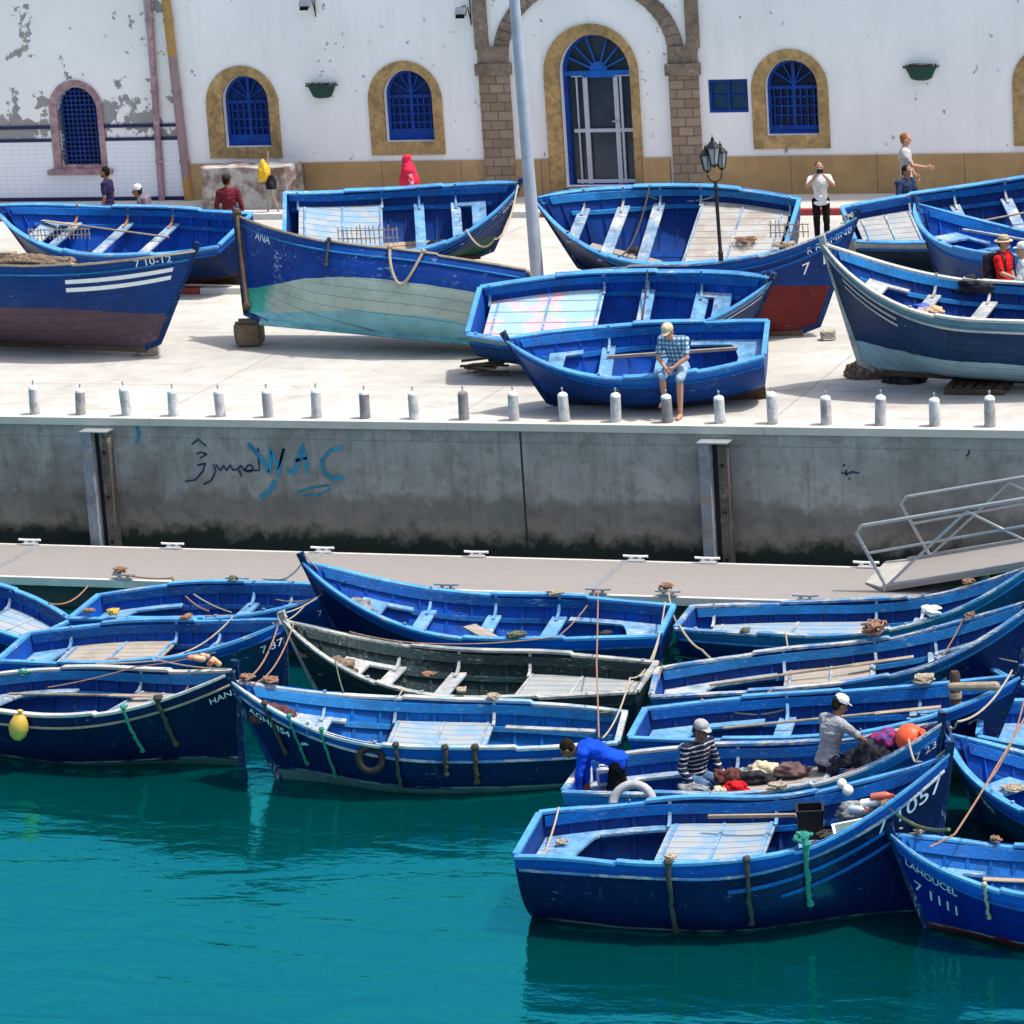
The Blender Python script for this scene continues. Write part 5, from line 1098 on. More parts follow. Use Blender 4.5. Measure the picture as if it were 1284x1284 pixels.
plank(ip('Q5',.52,.2,-.45),ip('Q5',.80,.1,-.35),.4,.03,M['woodbare'],'bare bottom boards lying loose in the boat by the ornate lamp')
plank(ip('Q4',.45,.2,-.4),ip('Q4',.7,.2,-.4),.35,.03,M['wood'],'grey loose boards in the bottom of the boat with the white name')
plank(ip('F1',.62,-.5,.22),ip('F1',.40,-.72,.22),.05,.04,M['wood'],'grey wooden stick lying on the deck edge of the nearest boat')
# gear in the nearest boat
def crate(c,d,mt,lb,name='crate',rot=(0,0,0),cat='box',lid=None):
    r=empty(name,c,rot);tag(r,lb,cat);m2=MB();x,y,z=d;t_=.015
    m2.box((0,0,t_/2),(x,y,t_)).box((x/2-t_/2,0,z/2),(t_,y,z)).box((-x/2+t_/2,0,z/2),(t_,y,z)).box((0,y/2-t_/2,z/2),(x-2*t_,t_,z)).box((0,-y/2+t_/2,z/2),(x-2*t_,t_,z)).build('tub',mt,r,bevel=.006)
    m3=MB();m3.box((x/2,0,z),(.03,y+.03,.03)).box((-x/2,0,z),(.03,y+.03,.03)).box((0,y/2,z),(x-.03,.03,.029)).box((0,-y/2,z),(x-.03,.03,.029)).build('rim',mt,r)
    return r
crate(ip('F1',.66,-.28,.0),(.30,.30,.34),M['black'],'black plastic crate standing on the deck of the nearest boat',rot=(0,0,.3))
r=empty('hatch_frame',ip('F1',.80,.35,.12),(.1,-.14,.35));tag(r,'white-framed hatch board leaning in the bow of the nearest boat','hatch')
m2=MB();m2.box((0,.13,0),(.7,.03,.03)).box((0,-.13,0),(.7,.03,.03)).box((.335,0,0),(.03,.23,.03)).box((-.335,0,0),(.03,.23,.03)).build('frame',M['white'],r);MB().box((0,0,-.01),(.64,.23,.015)).build('panel',plain('dull_green_panel',(.08,.13,.12),.6,.3,6,.1),r)
rnd=random.Random(9)
for i in range(6):
    c=ip('F1',.76+.025*(i%3),-.25+.1*(i//3),.15+.02*i);rr_=empty('plastic_bottle',c,(rnd.uniform(-.2,.2),R(80),rnd.uniform(-.5,.5)));tag(rr_,'plastic bottle float in the bundle near the bow of the nearest boat','bottle','bottle floats bundled in the nearest boat')
    MB().lathe([(.045,0),(.05,.02),(.05,.17),(.03,.21),(.015,.23)],n=12).build('bottle',(plain('milky_plastic',(.5,.55,.6),.3,.1,5,0),M['white'],plain('reddish_plastic',(.5,.12,.08),.4,.1,5,0))[i%3],rr_,smooth=True);MB().lathe([(.016,.23),(.016,.255)],n=10).build('bottle_cap',M['orange'],rr_)
# heap helper for nets, cloths, bags
def heap(c,d,mt,lb,cat,name,seed=1,rough=.35,n=3,rot=0):
    bm=bmesh.new();bmesh.ops.create_icosphere(bm,subdivisions=4,radius=1)
    for v in bm.verts:
        p=v.co.copy();f=1+rough*mnoise.noise(p*1.6+Vector((seed*3.1,0,0)))+rough*.6*mnoise.noise(p*4.+Vector((0,seed*2.3,0)))+.12*mnoise.noise(p*11+Vector((seed,0,0)))
        v.co=Vector((p.x*f*d[0],p.y*f*d[1],max(p.z*f,-.35)*d[2]))
    me=bpy.data.meshes.new(name);bm.to_mesh(me);bm.free();me.materials.append(mt);me.polygons.foreach_set('use_smooth',[True]*len(me.polygons))
    o=bpy.data.objects.new(name,me);COL.objects.link(o);o.location=c;o.rotation_euler=(0,0,rot);return tag(o,lb,cat)
def cloth(name,c1,c2,sc=8,rough=.9):
    t=NT(name);v=t.coord();c=t.mix(t.ramp(t.noise(v,sc,4),.4,.6),c1,c2);t.bump(t.noise(t.coord(scale=(1,3,1)),14,5),.7,.03);return t.out(c,rough,.1)
M['redcloth']=cloth('red_cloth',(.55,.015,.02),(.4,.01,.015));M['brownnet']=cloth('brown_net',(.14,.05,.04),(.07,.03,.03),20);M['darkcloth']=cloth('dark_cloth',(.012,.012,.018),(.04,.04,.05));M['paleyellow']=cloth('pale_yellow_cloth',(.55,.50,.33),(.45,.40,.28))
M['plaid']=cloth('plaid_cloth',(.35,.02,.06),(.04,.06,.25),16);M['mauvecl']=cloth('brown_mauve_cloth',(.16,.10,.10),(.10,.06,.06));M['netbrown']=cloth('old_net_brown',(.10,.07,.05),(.22,.17,.12),18);M['greycl']=cloth('grey_cloth',(.12,.13,.15),(.3,.3,.3),9)
zt=lambda k,t,dz=0:ip(k,t,0,dz).z
def hp(px,py,k,t,dz,d,mt,lb,cat,name,seed,rot=0.,rough=.35):
    return heap(pp(px,py,zt(k,t,dz)),d,M[mt],lb,cat,name,seed,rough,rot=rot)
def HB(px,y,dz,d,mt,lb,cat,name,seed,rot=0.,rough=.35):
    return heap(on_boat('F8',px,y,dz),d,M[mt],lb,cat,name,seed,rough,rot=rot)
HB(924,.16,.10,(.17,.11,.09),'redcloth','bright red cloth on the deck beside the striped man','cloth','red_cloth',2)
HB(903,.22,.09,(.11,.10,.06),'paleyellow','small pale cloth beside the red one','cloth','pale_cloth',3)
HB(945,-.28,.07,(.25,.11,.09),'darkcloth','long dark rolled jacket lying on the deck between the two men','jacket','dark_jacket',4)
HB(958,-.45,.10,(.24,.13,.12),'paleyellow','pale yellow sack behind the dark jacket','sack','yellow_sack',5)
HB(990,-.40,.09,(.22,.12,.11),'mauvecl','brown-mauve bundle of clothing just left of the man in grey','clothing','brown_bundle',6)
HB(912,-.25,.06,(.17,.13,.14),'brownnet','reddish brown tangled net beside the striped man','net','fishing_net',7,rough=.5)
hp(868,990,'F8',.4,.05,(.20,.09,.07),'greycl','grey cloth on the near rail below the striped man','cloth','grey_cloth',8)
HB(1098,.0,.10,(.25,.20,.34),'darkcloth','pile of black bags beside the orange buoy','bag','black_bags',9,rough=.3)
HB(1112,-.05,.34,(.17,.13,.13),'plaid','red and blue plaid cloth on top of the black bags','cloth','plaid_cloth',10)
HB(1070,-.25,.12,(.17,.13,.13),'darkcloth','dark bag between the man in grey and the black bag pile','bag','dark_bag',11)
HB(1068,.25,.04,(.20,.14,.12),'brownnet','reddish net heap under the hands of the man in grey','net','fishing_net',12,rough=.5)
# cargo in Q9
p=ip('Q9',.66,.0,-.12);heap(p,(.16,.12,.10),M['redcloth'],'small red bundle in the bow of the white-rimmed boat','cloth','red_cloth',13);heap(p+V3((.25,.0,.03)),(.17,.12,.11),plain('cardboard_bundle',(.42,.30,.18),.9,.2,6,.3),'tan bundle next to the red one in the white-rimmed boat','bundle','tan_bundle',14)
heap(p+V3((.0,.2,.05)),(.17,.1,.1),plain('blue_bag_plastic',(.05,.1,.5),.5,.2,6,.2),'blue plastic bag behind the red bundle in the white-rimmed boat','bag','blue_bag',15)
heap(bp('Q9',.53,-1,-.15),(.40,.12,.20),M['darkcloth'],'black jacket hung on the far rail of the white-rimmed boat','jacket','black_jacket',16)
# under Q9
def on_ground(x,y): return V3(onZ(x,y,0))
for i,(x,y,d,mt,lb,nm) in enumerate(((1085,474,(.36,.25,.24),'netbrown','brown coiled net propping the bow of the white-rimmed boat','net_coil'),(1133,480,(.34,.25,.20),'darkcloth','black net heap right of the brown one under the white-rimmed boat','net_heap'))):
    heap(on_ground(x,y)+V3((0,.1,.05)),d,M[mt],lb,'net',nm,20+i,.3)
r=empty('pallet',on_ground(1228,489));tag(r,'dark wooden pallet lying under the white-rimmed boat','pallet')
for k in range(6):MB().box((-.4+k*.16,0,.13),(.11,.8,.02)).build('slat',M['wooddark'],r)
for y in(-.35,0,.35):MB().box((-.0,y,.06),(.95,.08,.09)).build('bearer',M['wooddark'],r)
# broken raft of wood left of Q8
r=empty('driftwood_pile',on_ground(604,470));tag(r,'heap of broken brown planks on the quay beside the bow of the small boat','wood pile');rnd=random.Random(8)
for k in range(9):
    a=V3((rnd.uniform(-.42,-.1),rnd.uniform(-.2,.25),.05+.02*k));MB().bar(a,a+V3((rnd.uniform(.4,.75),rnd.uniform(-.25,.2),rnd.uniform(-.02,.06))),rnd.uniform(.05,.12),.03).build('broken_plank',M['wooddark'] if k%3 else M['wood'],r)
# blocks
def rock(x,y,d,mt,lb,name='stone_block',cat='stone',seed=1):
    bm=bmesh.new();bmesh.ops.create_cube(bm,size=1);bmesh.ops.bevel(bm,geom=bm.edges[:],offset=.12,segments=2,affect='EDGES');bmesh.ops.subdivide_edges(bm,edges=bm.edges[:],cuts=2,use_grid_fill=True)
    for v in bm.verts:v.co=Vector((v.co.x*d[0],v.co.y*d[1],(v.co.z+.5)*d[2]))+mnoise.noise_vector(v.co*3+Vector((seed,0,0)))*.03
    me=bpy.data.meshes.new(name);bm.to_mesh(me);bm.free();me.materials.append(mt);o=bpy.data.objects.new(name,me);COL.objects.link(o);o.location=on_ground(x,y);o.rotation_euler=(0,0,.3);return tag(o,lb,cat)
rock(314,433,(.50,.45,.46),paint('old_painted_timber_block',(.20,.13,.08),wear=.5,worn=(.12,.2,.2)),'big worn wooden block under the bow of the turquoise-bottomed boat','wood_block','wood block',2)
rock(186,444,(.38,.3,.16),M['stone'],'grey stone under the bow of the boat with two white stripes',seed=3)
rock(1039,426,(.24,.22,.17),M['stone'],'pale stone beside the red-bottomed boat',seed=4)
rock(787,512,(.18,.15,.08),plain('blue_plastic_lump',(.02,.1,.4),.5),'small blue plastic piece under the small quay boat','plastic_piece','litter',5)
# fish-trap stakes in Q3 and elsewhere
def stakes(c,n,w_,h,lb,rot=0.,seed=1,mt='wood'):
    r=empty('trap_frame',c,(0,0,rot));tag(r,lb,'fish trap');rnd=random.Random(seed)
    for k in range(n):
        x=-w_/2+w_*k/(n-1);MB().bar((x,0,0),(x+rnd.uniform(-.02,.02),rnd.uniform(-.02,.02),h*rnd.uniform(.85,1.1)),.016,.016).build('stake',M[mt],r)
    for z in(.3*h,.75*h):MB().bar((-w_/2-.02,.0,z),(w_/2+.02,.0,z+.02),.018,.018).build('cross_bar',M[mt],r)
stakes(V3(onZ(462,306,1.0)),14,1.2,.34,'row of thin wooden trap stakes above the rail of the turquoise-bottomed boat',seed=3)
stakes(V3(onZ(75,300,1.15)),16,1.3,.24,'row of thin pale stakes inside the upper left boat',seed=4)
stakes(V3(onZ(990,298,1.15)),9,.7,.30,'short row of stakes on the stern of the boat by the ornate lamp',seed=5)
hpz=V3(onZ(45,322,1.5));heap(hpz+V3((0,0,-.12)),(.85,.28,.16),M['netbrown'],'old brown net heaped on the boat with two white stripes','net','fishing_net',30,.25)
r=MB().box((0,0,0),(.35,.22,.2)).build('wooden_box',M['wood'],None,loc=V3(onZ(8,322,1.45)),bevel=.01);tag(r,'small pale wooden box beside the net at the left edge','box')
# jerrycans for bending man
for i,(x,y) in enumerate(((733,982),(759,984))):
    r=empty('jerrycan',pp(x,y,zt('F8',.1,.02)),(0,0,.4*i));tag(r,('white plastic jerrycan at the left under the hands of the bending man','white and blue jerrycan at the right beside the legs of the bending man')[i],'jerrycan')
    m2=MB();m2.box((0,0,.11),(.20,.14,.22)).build('body',plain('white_can_plastic',(.65,.68,.74),.4,.08,4,0),r,bevel=.03);MB().tube([(-.07,0,.21),(-.06,0,.26),(.04,0,.26),(.05,0,.21)],.014,8).build('handle',M['white'],r,smooth=True)
    MB().lathe([(.028,.21),(.028,.25)],(.075,0,0),12).build('lid',plain('blue_lid',(.02,.08,.5),.4),r)
    if i:MB().box((0,-.0715,.11),(.15,.004,.12)).build('blue_label',plain('blue_label',(.02,.08,.5),.4),r)
# yellow rain gear & fork by the stone block
x,z=onY(334,232,FY-1.7)[0],0;r=empty('rain_gear',(x,FY-1.75,0));tag(r,'yellow rain jacket and black bag hung on poles by the stone block','rain gear')
MB().bar((0,0,0),(.12,0,1.45),.03,.03).bar((.3,0,0),(-.02,0,1.1),.03,.03).build('poles',M['wood'],r)
heap((0,0,0),(.14,.10,.34),plain('yellow_rain_jacket_cloth',(.75,.45,.02),.5,.15,5,.2),None,None,'jacket',41,.3).parent=r;bpy.data.objects['jacket'].location=(.02,-.08,.92)
o=heap((0,0,0),(.12,.09,.24),M['darkcloth'],None,None,'bag',42,.3);o.parent=r;o.location=(.18,-.1,.72)

# more working clutter
MORE=[('F11',.93,.1,.14,'ropep','rusty orange net tangle in the bow of the old green boat',8,.014,51,-.02),
('F11',.62,-.4,.10,'ropep','brown rope hank hanging inside the old green boat amidships',6,.012,52,.05),
('F9',.40,.1,.10,'ropep','brown rope end lying on the bare wood hatch deck, left one',4,.014,53,.03),
('F9',.50,.45,.11,'ropep','brown rope end near the rail of the bare wood hatch deck, right one',5,.014,54,.03),
('F15',.36,.15,.10,'ropep','small brown rope bit on the broad bare deck of the boat numbered 7 378',4,.013,55,.03),
('F8',.60,.25,.16,'rope','loose beige rope coil on the deck left of the man in grey',6,.012,56,.03),
('F8',.50,.55,.12,'ropep','thin brown line heap on the near deck edge in front of the red cloth',6,.010,57,.03),
('F13',.26,.1,.20,'ropep','brown rope coil on the floor behind the plank deck of the boat with the tyre',8,.014,58,-.1),
('F13',.88,-.1,.13,'roped','dark rope coil on the bow bench of the boat with the tyre',6,.014,59,.03),
('F12',.16,.0,.12,'roped','dark rope coil on the stern bench of the royal blue boat',6,.013,60,.03),
('F7',.90,.0,.15,'rope_mossy','mossy rope pile in the bow of the boat behind the orange buoy',8,.016,61,.05),
('F7',.08,.1,.10,'rope','beige rope coil on the stern bench of the boat behind the striped man',6,.012,62,.03),
('F9',.88,.0,.14,'roped','dark rope pile in the bow of the wood-decked boat',8,.014,63,.03),
('F10',.86,.0,.14,'rope_mossy','mossy rope pile in the bow under the gangway',8,.016,64,.03),
('F14',.82,.1,.16,'rope','beige rope pile forward of the deck boards in the large left navy boat',8,.015,65,.0),
('F16',.85,.0,.12,'ropep','brown rope pile in the bow of the left bright blue boat',7,.013,66,.03),
('F1',.72,.15,.17,'roped','black net line coil beside the black crate in the nearest boat',8,.012,67,.02),
('F1',.86,.0,.15,'ropep','brown line tangle in the bow of the nearest boat',8,.012,68,.06),
('F1',.05,-.35,.08,'rope','small rope coil on the stern corner of the nearest boat',5,.011,69,.03),
('F3',.78,.0,.15,'rope','beige rope coil in the bow of the navy boat at the right edge',7,.013,70,.03),
('F5',.60,.2,.12,'roped','dark rope coil in the small bright blue boat at the right',6,.013,71,-.15),
('Q2',.64,.1,.2,'roped','dark rope coil on the floor of the upper left boat',7,.014,72,-.3),
('Q5',.62,.0,.2,'roped','dark rope coil on the bottom boards of the boat by the ornate lamp',7,.016,73,-.4),
('Q5',.16,.2,.22,'ropep','brown net remains on the scuffed white deck by the ornate lamp',9,.010,74,.03),
('Q10',.5,.0,.2,'rope_mossy','mossy rope coil in the boat near the tourists',7,.016,75,-.2),
('Q8',.72,.0,.12,'rope','small rope coil between the seats of the small quay boat',6,.012,76,-.3),
('Q7',.64,.0,.15,'roped','dark rope coil on the floor of the boat with pink remnants',6,.013,77,-.3)]
for k,t_,y_,r_,mt,lb,tn,th,sd_,dz in MORE: clump(ip(k,t_,y_,dz),r_,M[mt],lb,'rope_coil','rope',tn,th,sd_,flat=.35)
LN=[([bp('F11',.99,0,.08),bp('F15',.98,0,.1)],.012,'rope','short rope joining the old green bow to the bow numbered 7 378',.2),
([bp('F11',.97,0,.05),bp('F13',.95,0,.05)],.011,'ropep','orange line from the old green bow to the bow of the boat with the tyre',.15),
([gp_px('F11',420,False),gp_px('F13',430,True)],.010,'rope_mossy','mossy line over the gap left between the green boat and its neighbour',.1),
([gp_px('F13',500,True),gp_px('F11',505,False)],.010,'rope','pale line between the green boat and its neighbour near the middle',.1),
([gp_px('F9',990,True),gp_px('F10',985,False)],.012,'rope','pale line between the plank-decked and wood-decked boats',.1),
([gp_px('F7',960,True),gp_px('F9',970,False)],.010,'ropep','brown line from the wood-decked boat to the boat below it',.12),
([gp_px('F8',870,True),gp_px('F7',880,False)],.010,'rope','pale line tied behind the striped man',.1),
([gp_px('F1',905,True),gp_px('F8',890,False)],.012,'ropep','brown line tying the nearest boat to the boat with the men',.1),
([gp_px('F1',1060,True),gp_px('F1',1020,True,-.2),ip('F1',.70,.1,.1)],.009,'rope','thin cord trailing from the white ball floats into the nearest boat',.1),
([ip('F8',.42,.3,.03),ip('F8',.55,.1,.04),ip('F8',.66,.4,.03)],.009,'ropep','thin brown line snaking over the deck between the men',-.0),
([ip('F1',.62,.4,.03),ip('F1',.75,.2,.1),bp('F1',.88,1)],.011,'rope_mossy','mossy line lying in the fore part of the nearest boat',.05),
([ip('F12',.82,-.1,.03),ip('F12',.70,.2,-.1),bp('F12',.62,1)],.010,'rope','pale line in the bow of the royal blue boat',.1),
([ip('F9',.58,0,.02),ip('F9',.68,.3,-.1),bp('F9',.80,-1)],.010,'ropep','brown line trailing forward in the wood-decked boat',.1),
([ip('F7',.30,.2,0),ip('F7',.5,-.1,-.1),bp('F7',.60,1)],.010,'ropep','brown line trailing across the boat behind the striped man',.1),
([bp('F15',.97,1,.02),bp('F16',.9,1,.0),CN[1]],.010,'rope','pale line from the boat numbered 7 378 back to the pontoon',.1),
([bp('F17',.1,-1),pp(110,735,PZ+.05)],.012,'ropep','brown line from the left edge boat to the pontoon edge',.15),
([bp('F3',.96,1),bp('F2',.97,0,.1)],.012,'rope','pale line between the two bows at the lower right',.15),
([bp('F4',.03,-1),bp('F7',.99,0,.05)],.012,'ropep','brown line from the stern at the right edge to the bow in front of it',.1)]
for pts,r,mt,lb,sg in LN: rope(pts,r,M[mt],lb,sg)
for k,ta,tb,ya,yb,lb in (('F9',.12,.66,-.35,-.45,'pale oar along the far side of the wood-decked boat'),('F7',.20,.78,-.30,-.35,'pale oar along the far side behind the striped man'),('F10',.55,.86,.25,.1,'short oar in the bow part under the gangway'),('F14',.1,.62,-.45,-.5,'grey oar along the far side of the large left navy boat'),('F16',.25,.75,.1,.2,'brown oar on the seats of the left bright blue boat'),('Q2',.3,.85,-.2,-.3,'grey oar across the seats of the upper left boat'),('Q10',.3,.8,.1,.2,'long grey oar in the boat near the tourists'),('F2',.2,.72,-.2,-.1,'grey oar in the boat numbered 7 1111')):
    a=ip(k,ta,ya,.07);b_=ip(k,tb,yb,.07);r=empty('oar',a);tag(r,lb,'oar');d=b_-a;m2=MB();m2.tube([V3((0,0,0)),d*.72],.019,8).build('shaft',M['wood'],r,smooth=True);MB().bar(d*.70,d,.11,.018).build('blade',M['wood'],r,bevel=.006)

for k,t_,y_,dz,d,mt,lb,nm,ct,sd_ in (
('F13',.90,0,.0,(.30,.22,.13),'brownnet','reddish net piled in the bow of the boat with the tyre','fishing_net','net',61),
('F11',.86,.0,-.05,(.30,.22,.12),'netbrown','brown net piled in the bow of the old green boat','fishing_net','net',62),
('F10',.74,-.1,-.2,(.34,.22,.16),'netbrown','old brown net in the fore well under the gangway','fishing_net','net',63),
('F9',.80,0,-.1,(.30,.2,.14),'darkcloth','dark tarpaulin bundle in the bow of the wood-decked boat','tarpaulin','tarpaulin',64),
('F12',.86,0,-.05,(.26,.2,.12),'greycl','grey rag heap in the bow of the royal blue boat','rag_heap','cloth',65),
('F14',.84,-.1,-.02,(.32,.2,.14),'netbrown','brown net beside the rope pile in the bow of the left navy boat','fishing_net','net',66),
('F1',.78,-.35,.05,(.28,.16,.15),'greycl','grey cloth and net bundle behind the bottles in the nearest boat','net_bundle','net',67),
('F1',.70,.30,-.05,(.20,.14,.12),'brownnet','reddish net lying beside the black crate in the nearest boat','fishing_net','net',68),
('F16',.42,.1,-.3,(.34,.2,.12),'netbrown','brown net on the floor of the left bright blue boat','fishing_net','net',69),
('F7',.84,.1,.0,(.26,.2,.16),'greycl','grey tangled gear in the bow behind the orange buoy','gear_heap','fishing gear',70),
('Q4',.64,.1,-.4,(.3,.25,.12),'darkcloth','dark bundle in the bottom of the boat with the white name','bundle','bundle',71),
('F3',.55,.2,-.3,(.3,.22,.12),'netbrown','brown net in the navy boat at the right edge','fishing_net','net',72)):
    heap(ip(k,t_,y_,dz),d,M[mt],lb,ct,nm,sd_,.45)

def hull_rope(k,pa,pb,dmax,r,mt,lb,shape=None,ta=None):
    """rope lying against the near side of a hull: hangs from one gunwale point to another, or straight down"""
    b=B[k];t0=gun_px(b,pa) if ta is None else ta;t1=gun_px(b,pb) if ta is None else ta;P=[]
    for i in range(17):
        u=i/16;t=t0+(t1-t0)*u;d=dmax*(math.sin(math.pi*u)**.75 if ta is None else u);P.append(b.M@b.ptz(t,b.sr(t)-d+.02,b.near,.035+r))
    c0=P[0].copy();o=MB().tube([p-c0 for p in P],r,7).ell((0,0,.01),r*2,n=8).ell(P[-1]-c0,r*1.8,n=8).build('rope',M[mt],None,smooth=True,loc=c0);return tag(o,lb,'rope')
hull_rope('Q3',491,532,.62,.026,'rope','beige rope hanging in a loop on the side of the turquoise-bottomed boat')
hull_rope('Q3',0,0,1.75,.045,'wooddark','thick brown rope hanging down the stem of the turquoise-bottomed boat',ta=.972)
hull_rope('Q3',0,0,.45,.022,'roped','short dark rope hanging on the side of the turquoise-bottomed boat',ta=gun_px(B['Q3'],415))

# ================= PEOPLE =================
def remesh(mb,vox,name,mat,parent=None,smooth=2,loc=None,disp=0,seed=0):
    me=bpy.data.meshes.new('tmp');me.from_pydata(mb.v,[],mb.f);bm=bmesh.new();bm.from_mesh(me);bmesh.ops.recalc_face_normals(bm,faces=bm.faces);bm.to_mesh(me);bm.free()
    o=bpy.data.objects.new('tmp',me);COL.objects.link(o);m=o.modifiers.new('r','REMESH');m.mode='VOXEL';m.voxel_size=vox;m.use_smooth_shade=True
    if smooth:
        s=o.modifiers.new('s','SMOOTH');s.factor=.5;s.iterations=smooth
    bpy.context.view_layer.update();me2=bpy.data.meshes.new_from_object(o.evaluated_get(bpy.context.evaluated_depsgraph_get()));bpy.data.objects.remove(o);me2.name=name
    if disp:
        n=len(me2.vertices);co=[v.co.copy() for v in me2.vertices];no=[v.normal.copy() for v in me2.vertices]
        for i,v in enumerate(me2.vertices):
            p=co[i];v.co=p+no[i]*disp*(mnoise.noise(Vector((p.x*9+seed,p.y*9,p.z*16)))+.5*mnoise.noise(p*30))
    me2.materials.clear();me2.materials.append(mat);me2.polygons.foreach_set('use_smooth',[True]*len(me2.polygons))
    r=bpy.data.objects.new(name,me2);COL.objects.link(r);r.parent=parent
    if loc is not None:r.location=loc
    return r
SKIN=plain('skin',(.42,.22,.15),.55,.1,5,.02);SKIND=plain('tanned_skin',(.22,.105,.06),.55,.1,5,.02)
def hand(mb,w_,d,side,curl=.5,s=1.,palm_n=None):
    """palm, four bent fingers and a thumb from wrist w_ along d"""
    w_=Vector(w_);d=Vector(d).normalized();up=Vector(palm_n) if palm_n else Vector((side*1.,0,0));up=(up-d*up.dot(d));up=up.normalized() if up.length>.01 else d.orthogonal()
    lat=d.cross(up)*side
    pc=w_+d*.045*s
    for k in(-1,0,1):mb.cap(w_+lat*k*.018*s,w_+d*.085*s+lat*k*.026*s,.017*s,.015*s,8)
    for k,(o_,L) in enumerate(((-.033,.062),(-.011,.072),(.011,.068),(.033,.052))):
        a=w_+d*.085*s+lat*o_*s;dd=(d*math.cos(curl*.6)-up*math.sin(curl*.6)).normalized();b_=a+dd*L*.5*s;d2=(d*math.cos(curl*1.7)-up*math.sin(curl*1.7)).normalized();c=b_+d2*L*.5*s
        mb.cap(a,b_,.0095*s,.0088*s,8);mb.cap(b_,c,.0088*s,.0075*s,8)
    a=w_+d*.02*s-lat*.026*s;b_=a+(d*.7-lat*.75-up*.15).normalized()*.04*s;c=b_+(d*.95-lat*.15-up*.3).normalized()*.032*s
    mb.cap(a,b_,.013*s,.0105*s,8);mb.cap(b_,c,.0105*s,.0085*s,8)
STAND=dict(pel=(0,0,.95),che=(0,.0,1.27),nk=(0,-.01,1.47),hd=(0,.02,1.63),sL=(-.178,0,1.40),eL=(-.25,-.02,1.14),wL=(-.25,.07,.90),sR=(.178,0,1.40),eR=(.25,-.02,1.14),wR=(.25,.07,.90),
 hL=(-.095,0,.93),kL=(-.10,.03,.50),aL=(-.10,-.02,.08),hR=(.095,0,.93),kR=(.10,.0,.50),aR=(.10,-.03,.08))
